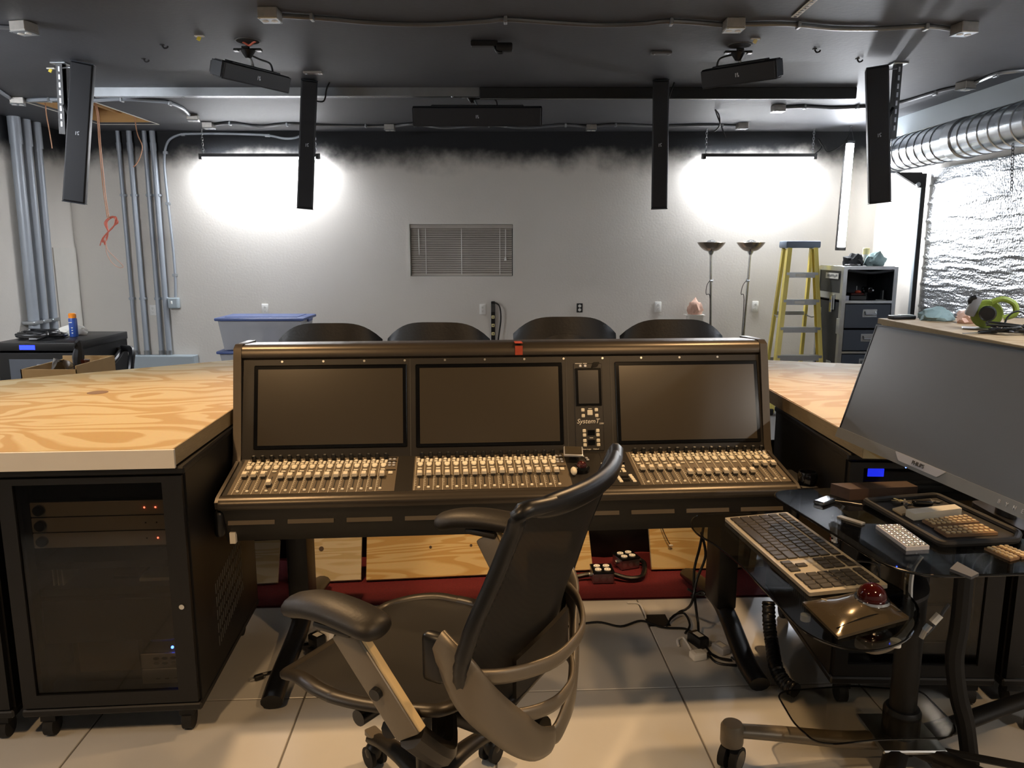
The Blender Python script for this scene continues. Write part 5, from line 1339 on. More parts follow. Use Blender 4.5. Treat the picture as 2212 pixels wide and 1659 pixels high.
for bi, (x0, x1, f0, dp, pos) in enumerate(bays):
    pl = MB(MF).b2((x0, .03, 0), (x1, .297, .0012)).build('fader_plate', 'fader_panel', con, ang=0)
    st = MB(MF)
    for i in range(16):
        x = f0+dp*i
        st.b2((x-dp*.5-.0006, .03, .0011), (x-dp*.5+.0006, .297, .0016))
        st.rbox((x-.008, .268, .004), (.0115, .012, .006), .002, 1); st.rbox((x+.007, .262, .004), (.0105, .01, .006), .002, 1); st.rbox((x-.009, .25, .004), (.012, .009, .006), .002, 1); st.rbox((x+.006, .25, .004), (.011, .009, .006), .002, 1)
        for k in range(7): st.box((x-.0125, .066+.0125*k, .0015), (.004, .002, .0008))
    s_ = st.build('small_keys', 'key_cream', con, ang=0); s_['kind'] = 'stuff'
    for i in range(16):
        x = f0+dp*i
        place_M('fader_slot', slot_m, con, MF @ Matrix.Translation((x, .108, .0006)))
        fs_ = place_M('fader_stem', stem_m, con, MF @ Matrix.Translation((x, pos[i], .001)))
        place_M('fader_cap', cap_m, fs_, Matrix())
        e_ = place_M('encoder', enc_m, con, MF @ Matrix.Translation((x+.004, .287, .001)))
        place_M('encoder_mark', enct_m, e_, Matrix())
        key_on(MF, x-.001, .224, soft_m, .0012, 'soft_key'); key_on(MF, x-.001, .192, sel_m, .0012, 'select_key'); key_on(MF, x, .047, bot_m, .0012, 'solo_key')
    xr = x1-.022
    for s in (.275, .245, .225):
        for dx in (-.008, .008): key_on(MF, xr+dx, s, k_tiny, .0012)
    key_on(MF, xr, .17, sel_m, .0012); key_on(MF, xr, .16, sel_m, .0012)
    for s in (.29, .26, .19): MB(MF).b2((xr-.018, s-.003, .001), (xr+.018, s+.003, .002)).build('readout', 'screen_bezel', con, ang=0)
# centre control section
MB(MF).b2((.355, .03, 0), (.452, .297, .0012)).build('control_plate', 'console_face', con, ang=0)
for x, s in ((.285, .265), (.297, .25), (.30, .235), (.392, .262), (.41, .255), (.395, .24), (.412, .235), (.388, .175), (.425, .175), (.4, .15), (.42, .15), (.402, .135), (.422, .133), (.388, .1), (.39, .085), (.392, .07), (.394, .055), (.438, .1), (.44, .085), (.442, .07), (.444, .055), (.355, .055), (.36, .16), (.35, .2)):
    key_on(MF, x, s, k_small if s < .2 else k_tiny, .0012)
for s in (.092, .066): MB(MF).b2((.402, s-.007, .001), (.428, s+.007, .003)).build('readout', 'screen_bezel', con, ang=0)
for s in (.1, .09, .08): MB(MF).b2((.366, s-.002, .001), (.374, s+.002, .002)).build('legend', 'brand_white', con, ang=0)
# talkback meter pod and trackball
pod = MB(MF @ Matrix.Translation((.245, .255, .03)) @ Matrix.Rotation(-.12, 4, 'Z') @ Matrix.Rotation(.15, 4, 'X'))
pd = pod.rbox((0, 0, 0), (.075, .062, .01), .004, 2).build('meter_pod', 'keycap_silver', con)
MB(MF @ Matrix.Translation((.245, .255, .03)) @ Matrix.Rotation(-.12, 4, 'Z') @ Matrix.Rotation(.15, 4, 'X')).b2((-.033, -.026, .005), (.033, .026, .0065)).build('pod_face', 'screen_off', pd, ang=0)
MB(MF).cyl((.245, .255, 0), (.245, .255, .028), .016, n=12).build('pod_stalk', 'black_plastic', con)
tb = MB(MF).lathe([(.032, 0), (.032, .014), (.024, .02)], 20, (.262, .155, 0)).build('trackball_ring', 'black_gloss', con)
MB(MF).sph((.262, .155, .02), .019, 16, 10).build('trackball', 'ball_red', tb)
MB(MF).sph((.228, .125, .014), (.012, .022, .014), 12, 8).build('thumb_rest', 'key_cream', con)
MB(MF).cyl((.43, .235, 0), (.43, .235, .04), .009, .007, n=12).build('joystick', 'black_plastic', con)
MB(MF).rbox((.415, .205, .006), (.045, .02, .012), .002, 1).build('joystick_base', 'black_plastic', con)
# legs
ic = WM[con].inverted()
for s, bx, by, fx, fy in ((-1, -.878, 3.03, -.853, 2.475), (1, .901, 3.12, .919, 2.589)):
    b = ic @ Vector((bx, by, 0)); f = ic @ Vector((fx, fy, 0))
    lc = MB().rbox((b.x, b.y, .36), (.085, .17, .5), .012, 2).build('leg_column', 'black_metal', con)
    MB().box((b.x, b.y+.1, .55), (.16, .4, .05)).build('leg_bracket', 'black_metal', con, ang=0)
    ft = MB(); pts = [Vector((f.x, f.y+.02, .028)), Vector((f.x, f.y+.16, .04)), Vector((b.x, b.y-.12, .085)), Vector((b.x, b.y, .11)), Vector((b.x, b.y+.18, .09)), Vector((b.x, b.y+.45, .038))]
    ft.tube(pts, 1.0, 12, k=6, flat=(.028, .04)); ft.build('foot', 'black_plastic', con, ang=50)
# glass dish at the end of the console
pz = WM[con] @ (MF @ Vector((XH-.01, .06, 0)))
MB().rbox((XH+.045, .085, .735), (.066, .23, .054), .008, 2).build('end_ledge', 'console_dark', con)
c = WM[con] @ Vector((XH+.052, .015, .762))
t = thing('glass_dish', 'small dark glass dish with sparkling contents on the console end', 'dish', c)
MB().lathe([(.024, 0), (.032, .004), (.036, .03), (.032, .045), (.028, .045), (.031, .03), (.028, .008), (.0, .008)], 22).build('bowl', 'black_gloss', t)
for i in range(8):
    a = i*.8; MB().sph((.016*math.cos(a), .016*math.sin(a), .018+.004*(i % 3)), .008, 8, 5).build('bead', 'chrome', t)
# ================================================================== mesh office chair
chr_ = thing('office_chair', 'dark mesh office chair with bronze back frame standing before the console', 'chair', (-.236, 1.957, 0), math.radians(62.3))
C = chr_
# base
hub = MB().lathe([(.05, .075), (.052, .1), (.042, .135), (.034, .15)], 22).build('hub', 'aeron_frame', C)
star = [120.5-62.3+9+72*k for k in range(5)]
for a in star:
    a = math.radians(a); d = Vector((math.cos(a), math.sin(a), 0))
    MB().tube([d*.03+Vector((0, 0, .115)), d*.14+Vector((0, 0, .125)), d*.25+Vector((0, 0, .112)), d*.325+Vector((0, 0, .088))], lambda u: 1.0-.25*u, 10, flat=(.022, .034)).build('leg', 'aeron_frame', C, ang=60)
    e = d*.315; n_ = Vector((-d.y, d.x, 0))
    MB().prism(rpoly([(-.028, -.02), (.028, -.02), (.028, .02), (-.028, .02)], .008), .1, .115, Matrix.Translation(e) @ Matrix.Rotation(a, 4, 'Z')).build('leg_cap', 'aeron_plate', C)
    cs = MB(); cs.cyl(e+n_*.012+Vector((0, 0, .034)), e+n_*.026+Vector((0, 0, .034)), .034, n=18); cs.cyl(e-n_*.026+Vector((0, 0, .034)), e-n_*.012+Vector((0, 0, .034)), .034, n=18); cs.build('caster', 'rubber', C)
    MB().sph(e+Vector((0, 0, .05)), (.03, .03, .032), 14, 8).build('caster_hood', 'aeron_frame', C)
MB().cyl((0, 0, .14), (0, 0, .26), .036, n=20).build('column_sleeve', 'aeron_frame', C)
MB().cyl((0, 0, .26), (0, 0, .4), .027, n=20).build('gas_column', 'black_metal', C)
# tilt mechanism
MB().sheet(lambda u, v: ((u-.5)*.13, -.12+.26*v, .41+.012*math.sin(PI*v)), 6, 8, .07).build('tilt_box', 'aeron_frame', C, ang=60)
MB().tube([(0, .02, .40), (0, -.12, .385), (0, -.26, .38), (0, -.36, .395)], lambda u: 1-.2*u, 12, flat=(.045, .055)).build('rear_arm', 'aeron_frame', C, ang=60)
for s in (-1, 1):
    MB().tube([(s*.03, -.02, .40), (s*.16, -.05, .42), (s*.25, -.06, .46)], .024, 10).build('seat_arm', 'aeron_frame', C)
MB().cyl((-.20, .08, .415), (-.13, .07, .415), .022, n=14).build('tilt_knob', 'black_plastic', C)
MB().cyl((.13, .07, .415), (.21, .08, .415), .024, n=14).build('tilt_knob', 'black_plastic', C)
# seat
SZ = .505
def seatpt(u, v):
    x = (u-.5)*2; y = -.22+.54*v
    hw = .25+.045*math.sin(PI*min(1, v*1.0))-.03*max(0, v-.7)/.3
    z = SZ+.015-.045*(max(0, v-.68)/.32)**2+.035*abs(x)**2.2*(1-.4*v)-.012*math.sin(PI*v)
    return (x*hw, y-.02*abs(x)**3*(1 if v > .5 else -1), z)
MB().sheet(seatpt, 18, 16, .006).build('seat_mesh', 'mesh_fabric', C, ang=180)
rim = [seatpt(0, j/10) for j in range(11)]+[seatpt(i/8, 1) for i in range(1, 8)]+[seatpt(1, 1-j/10) for j in range(11)]+[seatpt(1-i/8, 0) for i in range(1, 8)]
MB().tube([Vector(p)-Vector((0, 0, .004)) for p in rim], 1.0, 8, closed=True, k=3, flat=(.014, .022)).build('seat_frame', 'aeron_frame', C, ang=70)
# back
lv = [(z, w, y-.045, c) for z, w, y, c in [(.50, .13, -.250, .0), (.545, .185, -.240, .02), (.62, .27, -.235, .05), (.72, .295, -.25, .065), (.82, .29, -.282, .07), (.92, .275, -.322, .065), (1.02, .272, -.362, .062), (1.08, .278, -.39, .06)]]
def lvl(v):
    f = v*(len(lv)-1); i = min(int(f), len(lv)-2); t = f-i
    a, b = lv[i], lv[i+1]
    return [a[k]*(1-t)+b[k]*t for k in range(4)]
def backpt(u, v):
    z, hw, y, cv = lvl(v); x = (u-.5)*2
    return (x*hw, y-cv*(1-x*x), z+.006*abs(x)**2*max(0, v-.8)/.2)
MB().sheet(backpt, 18, 24, .006).build('back_mesh', 'mesh_fabric', C, ang=180)
rim = [backpt(0, j/12) for j in range(13)]+[backpt(i/8, 1) for i in range(1, 8)]+[backpt(1, 1-j/12) for j in range(13)]+[backpt(1-i/8, 0) for i in range(1, 8)]
MB().tube(rim, 1.0, 8, closed=True, k=3, flat=(.019, .019)).build('back_rim', 'black_plastic', C, ang=70)
tb_ = [backpt(.03+.94*i/10, 1) for i in range(11)]
MB().tube([Vector(p)+Vector((0, .002, -.004)) for p in tb_], lambda u: 1-.75*abs(2*u-1)**8, 10, k=4, flat=(.028, .02)).build('top_band', 'black_plastic', C, ang=70)
# loop frame behind the back
for s in (-1, 1):
    pl = [(s*.275, -.22, .735), (s*.285, -.275, .70), (s*.265, -.32, .62), (s*.19, -.36, .52), (s*.11, -.385, .44), (s*.03, -.39, .40), (0, -.385, .395)]
    MB().tube(pl, lambda u: 1.0-.45*max(0, (u-.55)/.45), 10, k=5, flat=(.05, .014)).build('loop_arm', 'aeron_plate', C, ang=70)
    MB().rbox((s*.27, -.21, .70), (.035, .06, .12), .015, 3).build('pivot_cap', 'black_plastic', C)
def band(z0, w, dp, name, zz):
    pts = [(-w, -.275, z0+zz), (-w*.75, -.36, z0), (-w*.35, -.37-dp, z0-.01), (0, -.375-dp*1.15, z0-.012), (w*.35, -.37-dp, z0-.01), (w*.75, -.36, z0), (w, -.275, z0+zz)]
    MB().tube(pts, 1.0, 8, k=5, flat=(.02, .008)).build(name, 'aeron_plate', C, ang=70)
band(.665, .285, .05, 'loop_band', .012)
band(.53, .205, .035, 'loop_band', .01)
# lumbar pad
MB().sheet(lambda u, v: ((u-.5)*.3, -.352-.02*(1-((u-.5)*2)**2), .59+.1*v-.02*abs((u-.5)*2)**2), 10, 5, .012).build('lumbar_pad', 'aeron_frame', C, ang=80)
MB().sph((.27, -.2, .6), (.03, .035, .04), 14, 8).build('lumbar_knob', 'aeron_frame', C)
# arms
for s in (-1, 1):
    tw = .13*s
    yk = Vector((s*.335, .0, .755))
    low_ = Vector((s*.305, -.19, .48))
    d = yk-low_; F = frame(low_, d, (0, 1, 0))
    MB(F).rbox((d.length*.55, 0, 0), (d.length*.86, .078, .034), .008, 2).build('arm_post', 'aeron_plate', C)
    MB(F).rbox((d.length*.55, -.042, .0), (d.length*.84, .008, .022), .002, 1).build('arm_rail', 'amber', C)
    MB(F).cyl((d.length*.5, 0, -s*.015), (d.length*.5, 0, s*.026*(1 if s < 0 else 1)), .016, n=16).build('arm_knob', 'black_plastic', C)
    MB(F).cyl((d.length*.5, 0, -.03), (d.length*.5, 0, .03), .015, n=16).build('arm_knob', 'black_plastic', C)
    MB().tube([(s*.1, -.12, .41), (s*.22, -.19, .42), low_+d*.12], .034, 10).build('arm_yoke', 'aeron_frame', C)
    # pad
    pr = [(-.155, .0), (-.12, .0), (0, .0), (.09, .0), (.14, .0)]
    pad = MB(Matrix.Translation((s*.34, .03, .782)) @ Matrix.Rotation(tw, 4, 'Z') @ Matrix.Rotation(.0, 4, 'X'))
    pad.tube([(0, -.165, .0), (0, -.13, .008), (0, -.08, .013), (0, -.01, .014), (0, .06, .006), (0, .11, -.008), (0, .14, -.018)], lambda u: (.82+.18*math.sin(PI*(.15+.7*u)))*(1-.75*abs(2*u-1)**9), 14, k=7, flat=(.03, .055))
    pad.build('arm_pad', 'aeron_pad', C, ang=80)
    MB().rbox((s*.34, .01, .757), (.06, .11, .02), .008, 2).build('pad_mount', 'aeron_frame', C)
# ================================================================== glass computer cart
ZU, ZK, ZLOW = .86, .74, .165
CX0, CY0 = 1.245, 2.235
cart = thing('computer_cart', 'black wheeled computer cart with smoked glass shelves and a single column', 'cart', (CX0, CY0, 0))
ku = cart
MB().cyl((CX0, CY0, .1), (CX0, CY0, ZU-.035), .04, n=24).build('column', 'black_metal', cart, world=True)
MB().lathe([(.056, 0), (.056, .13), (.05, .14)], 24, (CX0, CY0, .04)).build('column_sleeve', 'black_plastic', cart, world=True)
MB().rbox((CX0, CY0, .085), (.2, .2, .014), .004, 1).build('base_plate', 'steel', cart, world=True)
# upper shelf
aU = math.radians(7)
ex, ey = Vector((math.cos(aU), math.sin(aU), 0)), Vector((-math.sin(aU), math.cos(aU), 0))
U0 = Vector((.93, 1.70, 0))
def UP(a, b): v = U0+ex*a+ey*b; return (v.x, v.y)
poly = rpoly([UP(-.02, .05), UP(.12, -.02), UP(.62, -.02), UP(.64, .76), UP(-.0, .62)], [.06, .12, .1, .1, .1], 7)
poly = rpoly([UP(-.01, .0), UP(.62, -.03), UP(.62, .665), UP(-.045, .655)], [.13, .1, .1, .09], 8)
MB().prism(poly, ZU-.008, ZU).build('upper_shelf', 'smoked_glass', cart, world=True, ang=20)
MB().tube([(p[0], p[1], ZU-.004) for p in poly], .0035, 6, closed=True, smooth=False).build('shelf_edge', 'black_gloss', cart, world=True)
m = MB(); m.rbox((CX0+.02, CY0-.1, ZU-.022), (.34, .05, .02), .004, 1); m.rbox((CX0, CY0-.1, ZU-.022), (.05, .42, .02), .004, 1); m.build('shelf_bracket', 'black_metal', cart, world=True)
# keyboard shelf
kp = [(1493, 1130), (1500, 1116), (1525, 1108), (1600, 1106), (1670, 1108), (1760, 1150), (1860, 1225), (1940, 1268), (1978, 1300), (1984, 1335), (1965, 1372), (1930, 1392), (1880, 1402), (1820, 1396), (1760, 1374), (1720, 1346), (1680, 1302), (1640, 1260), (1600, 1218), (1550, 1178), (1505, 1150)]
kpoly = [P(x, y, z=ZK)[:2] for x, y in kp]
kpoly = [tuple(p[:2]) for p in smooth_path([(a, b, 0) for a, b in kpoly], 3, True)]
MB().prism(kpoly, ZK-.008, ZK).build('keyboard_shelf', 'smoked_glass', cart, world=True, ang=20)
MB().tube([(p[0], p[1], ZK-.004) for p in kpoly], .003, 6, closed=True, smooth=False).build('shelf_edge', 'black_gloss', cart, world=True)
# chrome hinge posts joining the two shelves
for px, py0, py1 in ((1801, 1125, 1165), (1962, 1200, 1285)):
    a = P(px, py1, z=ZK); a.z = ZK-.03
    MB().tube([a+Vector((.012, 0, -.01)), a+Vector((0, 0, .03)), a+Vector((0, .0, .1)), a+Vector((.02, .0, ZU-ZK+.02))], .011, 10).build('hinge_post', 'chrome', cart, world=True)
    MB().cyl(a+Vector((0, 0, -.025)), a+Vector((0, 0, .02)), .017, n=14).build('hinge_knob', 'black_plastic', cart, world=True)
k0 = P(1840, 1400, z=ZK-.03)
MB().tube([(CX0, CY0, .62), (CX0-.1, CY0-.2, .66), (.98, 1.86, ZK-.03), (.88, 1.75, ZK-.02)], 1.0, 8, flat=(.014, .03)).build('shelf_arm', 'black_metal', cart, world=True, ang=60)
MB().tube([P(x, y, z=ZK-.045) for x, y in ((1850, 1385), (1890, 1400), (1935, 1385), (1968, 1345))], 1.0, 8, flat=(.016, .008)).build('shelf_bumper', 'aeron_plate', cart, world=True, ang=60)
for q in ((1740, 1330), (1935, 1385)):
    c = P(*q, z=ZK-.012); MB().cyl(c+Vector((0, 0, -.012)), c+Vector((0, 0, .003)), .012, n=14).build('shelf_foot', 'white_plastic', cart, world=True)
# low glass shelf
lp_ = [(1680, 1500), (1695, 1490), (1840, 1479), (1990, 1490), (2060, 1560), (2066, 1580), (2045, 1592), (1900, 1595), (1800, 1605), (1760, 1600), (1715, 1560)]
lpoly = [tuple(P(x, y, z=ZLOW)[:2]) for x, y in lp_]; lpoly = rpoly(lpoly, .03, 4)
MB().prism(lpoly, ZLOW-.008, ZLOW).build('low_shelf', 'tinted_glass', cart, world=True, ang=20)
MB().tube([(p[0], p[1], ZLOW-.004) for p in lpoly], .003, 6, closed=True, smooth=False).build('shelf_edge', 'black_gloss', cart, world=True)
# base arms with casters
cl = P(1565, 1555, z=.15)
ends = [(cl.x+.02, cl.y-.02), (.80, 1.55), (1.75, 1.6), (1.78, 2.38)]
for (x, y) in ends:
    d = Vector((x-CX0, y-CY0, 0)); L_ = d.length; u = d.normalized()
    MB().tube([Vector((CX0, CY0, .065))+u*.05, Vector((CX0, CY0, .075))+u*L_*.35, Vector((CX0, CY0, .105))+u*L_*.7, Vector((CX0, CY0, .125))+u*L_*.97], lambda t: 1.0-.25*t, 10, flat=(.026, .036)).build('base_arm', 'aeron_plate' if x < .9 and y > 2 else 'black_metal', cart, world=True, ang=60)
    MB().lathe([(.034, .082), (.036, .09), (.036, .142), (.03, .152)], 22, (x, y, 0)).build('caster_housing', 'aeron_plate' if x < .9 and y > 2 else 'black_metal', cart, world=True)
    n_ = Vector((.75, -.66, 0)).normalized()
    cs = MB(); c = Vector((x, y-.005, .04))
    for s in (-1, 1): cs.cyl(c+n_*s*.008, c+n_*s*.03, .04, n=22)
    cs.build('caster', 'rubber', cart, world=True)
    rr_ = MB()
    for s in (-1, 1): rr_.cyl(c+n_*s*.03, c+n_*s*.032, .03, n=22)
    rr_.build('wheel_disc', 'aeron_plate', cart, world=True)
    MB().cyl(c, c+Vector((0, 0, .05)), .012, n=10).build('caster_stem', 'black_metal', cart, world=True)
for a, b in (((1.28, 2.1), (1.5, 1.85)), ((1.34, 2.16), (1.6, 2.05))):
    MB().tube([(a[0], a[1], .075), (b[0], b[1], .085)], .012, 6, smooth=False).build('base_rod', 'black_metal', cart, world=True)
# black cable sleeve rising beside the column
hs = [(2078, 1255), (2075, 1330), (2062, 1420), (2070, 1500), (2085, 1560), (2098, 1625)]
t = thing('cable_sleeve', 'thick black cable sleeve rising from the cart base to the upper shelf', 'cable', (1.5, 2.3, 0))
pts = [P(x, y, y=2.17) for x, y in hs]; pts[0].z = ZU-.04; pts[-1].z = .03
MB().tube(pts, .027, 10).build('sleeve', 'black_matte', t, world=True)
# ---- keyboard
ka, kb_, kc, kd = [P(x, y, z=ZK+.015) for x, y in ((1580, 1126), (1684, 1101), (1901, 1260), (1765, 1287))]   # left, far-left, far-right, near-right
org = (ka+kb_+kc+kd)/4
xd = ((kd-ka)+(kc-kb_)).normalized(); L_ = ((kd-ka).length+(kc-kb_).length)/2; W_ = ((kb_-ka).length+(kc-kd).length)/2
kb = thing('keyboard', 'gold full size keyboard with dark keys on the lower glass shelf', 'keyboard', (org.x, org.y, ZK), math.atan2(xd.y, xd.x))
TL = Matrix.Translation((0, 0, .012)) @ Matrix.Rotation(.05, 4, 'X')
MB(TL).prism(rpoly([(-L_/2, -W_/2), (L_/2, -W_/2), (L_/2, W_/2), (-L_/2, W_/2)], .006), -.005, .005).build('deck', 'gold_key', kb)
for s in (-1, 1): MB().cyl((s*L_*.42, W_*.36, 0), (s*L_*.42, W_*.36, .013), .012, n=10).build('riser_foot', 'black_plastic', kb); 
MB().box((0, -W_*.4, .0035), (L_*.9, .01, .007)).build('front_foot', 'rubber', kb, ang=0)
kcache = {}
def kkey(x, y, w_, h_):
    k = (round(w_, 4), round(h_, 4))
    if k not in kcache: kcache[k] = MB().rbox((0, 0, .0065), (w_, h_, .004), .0018, 1).mesh('key', 'key_black')
    place_M('key', kcache[k], kb, TL @ Matrix.Translation((x, y, .0005)))
mx, my = .012, .011
ux = (L_-2*mx)/22.6; uy = (W_-2*my)/6.0; g = .0028
xs0, yt = -L_/2+mx, W_/2-my
def row(r, ws, x=0.0, hh=1.0):
    for w_ in ws:
        if w_ > 0: kkey(xs0+(x+w_/2)*ux, yt-(r+hh/2)*uy, w_*ux-g, hh*uy-g)
        x += abs(w_)
row(0, [1]*13+[2.0-.5, -.3], hh=.85); row(1, [1]*13+[1.5]); row(2, [1.5]+[1]*12+[1]); row(3, [1.75]+[1]*11+[1.75]); row(4, [2.25]+[1]*10+[2.25]); row(5, [1.2, 1.2, 1.3, 5.8, 1.3, 1.2, 1.25, 1.25])
row(0, [1]*3, 14.9, .85); row(1, [1]*3, 14.9); row(2, [1]*3, 14.9); row(4, [1], 15.9); row(5, [1]*3, 14.9)
row(0, [1]*4, 18.5, .85)
for r in (1, 2, 3, 4): row(r, [1]*4, 18.5)
row(5, [2, 1, 1], 18.5)
place_M('lettering', MB().box((0, 0, 0), (.002, .03, .0006)).mesh('lettering', 'label_white', 0), kb, TL @ Matrix.Translation((xs0+16.4*ux, yt-3.5*uy, .0055)))
MB().tube([(L_/2-.17, W_/2-.002, .014), (L_/2-.17, W_/2+.04, .012), (L_/2-.168, W_/2+.075, -.0), (L_/2-.165, W_/2+.085, -.05), (L_/2-.16, W_/2+.09, -.12)], .0035, 6).build('cable', 'black_plastic', kb)
# ---- trackball
ta, tb2, tc_, td = [P(x, y, z=ZK+.012) for x, y in ((1734, 1297), (1890, 1273), (1964, 1329), (1811, 1372))]
org = (ta+tb2+tc_+td)/4; xd = ((td-ta)+(tc_-tb2)).normalized()
t = thing('trackball', 'glossy bronze trackball mouse with dark red ball on the lower glass shelf', 'trackball', (org.x, org.y, ZK))
I_ = [Vector((p.x-org.x, p.y-org.y, 0)) for p in (ta, tb2, tc_, td)]
def tpt(u, v):   # bilinear with a raised dome
    p = (I_[0]*(1-u)+I_[3]*u)*(1-v)+(I_[1]*(1-u)+I_[2]*u)*v
    x, y = (u-.5)*2, (v-.5)*2
    edge = (1-abs(x)**4)*(1-abs(y)**4)
    return Vector((p.x, p.y, .008+.018*edge+.012*max(0, 1-((x)**2+(y-.3)**2)*1.4)))
g_ = MB(); n = 18; vs = []; fs = []
for i in range(n+1):
    for j in range(n+1): vs.append(tpt(i/n, j/n))
o = len(vs)
for i in range(n+1):
    for j in range(n+1): q = tpt(i/n, j/n); vs.append((q.x, q.y, 0.001))
W = n+1
for i in range(n):
    for j in range(n):
        a = i*W+j; fs.append((a, a+W, a+W+1, a+1)); fs.append((o+a, o+a+1, o+a+W+1, o+a+W))
for i in range(n):
    fs += [(i*W, o+i*W, o+(i+1)*W, (i+1)*W), (i*W+n, (i+1)*W+n, o+(i+1)*W+n, o+i*W+n), (i, i+1, o+i+1, o+i), (n*W+i, o+n*W+i, o+n*W+i+1, n*W+i+1)]
g_.add(vs, fs).build('body', 'trackball_body', t, ang=50)
bc = tpt(.55, .68); bc.z = .03
MB().lathe([(.036, .022), (.042, .03), (.04, .036), (.034, .037)], 28, (bc.x, bc.y, .003)).build('ball_ring', 'chrome', t)
MB().sph((bc.x, bc.y, .042), .034, 24, 16).build('ball', 'ball_red', t, ang=180)
s0, s1 = tpt(.75, .03), tpt(.97, .9); MB().tube([tpt(.86, .05)+Vector((0, 0, .001)), tpt(.86, .5)+Vector((0, 0, .001)), tpt(.86, .95)+Vector((0, 0, .001))], .0016, 5).build('button_seam', 'black_gloss', t)
MB().tube([tpt(.12, .2)+Vector((0, 0, .001)), tpt(.22, .22)+Vector((0, 0, .001))], .0016, 5).build('legend', 'label_white', t)
# ---- things on the upper shelf
def on_shelf(px, py, dz=0.0): p = P(px, py, z=ZU+dz); return Vector((p.x, p.y, ZU))
# wooden board at the far end
q = [on_shelf(x, y, .03) for x, y in ((1785, 1047), (1830, 1075), (1985, 1066), (1975, 1044))]
q2 = [(1795, 1044), (1836, 1057), (1983, 1051), (1958, 1039)]
t = thing('wood_block', 'dark wooden plank lying at the far end of the upper glass shelf', 'plank', on_shelf(1900, 1058))
pl = [tuple(P(x, y, z=ZU+.035)[:2]) for x, y in q2]
MB().prism(pl, ZU, ZU+.035).build('block', 'dark_wood', t, world=True, ang=0)
# black tray
tr = [(1868, 1075), (2024, 1063), (2202, 1144), (2197, 1160), (2036, 1167)]
pl = [tuple(P(x, y, z=ZU+.02)[:2]) for x, y in tr]; pl = rpoly(pl, .015, 4)
c = on_shelf(2040, 1130)
t = thing('accessory_tray', 'black plastic tray holding small keyboards and keys on the upper shelf', 'tray', c)
MB().prism(pl, ZU+.0, ZU+.006).build('tray_floor', 'black_matte', t, world=True, ang=0)
MB().tube([(p[0], p[1], ZU+.0105) for p in pl], .009, 8, closed=True, smooth=False).build('tray_rim', 'black_matte', t, world=True)
def slab(name, label, cat, px, th, mt, z=ZU+.006, keys=None, kmat='key_cream', kn=(9, 3), kshape=.62):
    P3 = [P(x, y, z=z+th) for x, y in px]; c = sum(P3, Vector())/4; c.z = z
    t = thing(name, label, cat, c)
    MB().prism([(p.x, p.y) for p in P3], z, z+th).build('body', mt, t, world=True, ang=0)
    if keys:
        a, b, cc, d = P3
        kd_ = MB().lathe([(.0056, 0), (.0056, .0025), (.004, .0035)], 8).mesh('key', kmat)
        for i in range(kn[0]):
            for j in range(kn[1]):
                u = (i+.6)/(kn[0]+.2); v = (j+.6)/(kn[1]+.2)
                p = (a*(1-u)+d*u)*(1-v)+(b*(1-u)+cc*u)*v
                place('key', kd_, t, (p.x-c.x, p.y-c.y, th))
    return t
slab('mini_keyboard', 'small tan keyboard with round keys in the black tray, next to the remote', 'keyboard', ((1992, 1122), (2014, 1134), (2116, 1127), (2086, 1111)), .008, 'brown_card', keys=True, kmat='amber', kn=(9, 3))
slab('mini_keyboard', 'small tan keyboard with round keys in the black tray, nearer the silver keypad', 'keyboard', ((2018, 1138), (2046, 1155), (2156, 1150), (2120, 1131)), .008, 'brown_card', keys=True, kmat='amber', kn=(9, 3))
slab('remote_control', 'cream remote control lying in the black tray', 'remote', ((1957, 1100), (2062, 1089), (2078, 1098), (1975, 1110)), .02, 'key_cream')
slab('note_pad', 'tan note pad lying under the remote control in the tray', 'pad', ((1928, 1098), (1952, 1092), (1962, 1106), (1948, 1110)), .006, 'amber')
slab('silver_keypad', 'silver mini keyboard with shiny round keys on the upper glass shelf', 'keyboard', ((1892, 1134), (1942, 1132), (2008, 1179), (1958, 1182)), .01, 'keycap_silver', z=ZU, keys=True, kmat='chrome', kn=(10, 4))
slab('glass_card', 'dark phone lying near the rounded corner of the upper glass shelf', 'phone', ((2052, 1228), (2068, 1213), (2115, 1238), (2098, 1246)), .007, 'grey_board', z=ZU)
for i, q in enumerate((((2126, 1183), (2148, 1180), (2203, 1203), (2183, 1208)), ((2152, 1179), (2176, 1178), (2230, 1199), (2208, 1203)))):
    slab('small_keypad', ('gold keypad strip beside the tray on the upper shelf, inner one', 'gold keypad strip beside the tray on the upper shelf, outer one')[i], 'keypad', q, .006, 'brown_card', z=ZU, keys=True, kmat='amber', kn=(6, 2))
t = thing('card_reader', 'flat black card reader with cable on the upper glass shelf', 'card reader', on_shelf(1782, 1086))
MB(Matrix.Rotation(-.9, 4, 'Z')).rbox((0, 0, .006), (.035, .075, .012), .003, 1).build('body', 'black_gloss', t); MB().tube([(.03, .0, .006), (.07, -.012, .004), (.1, -.03, .004)], .002, 5).build('cable', 'black_plastic', t)
t = thing('name_plate', 'thin grey metal plate lying on the edge of the upper glass shelf', 'plate', on_shelf(1838, 1126))
MB(Matrix.Rotation(-.95, 4, 'Z')).rbox((0, 0, .003), (.075, .02, .006), .001, 1).build('plate', 'monitor_grey', t)
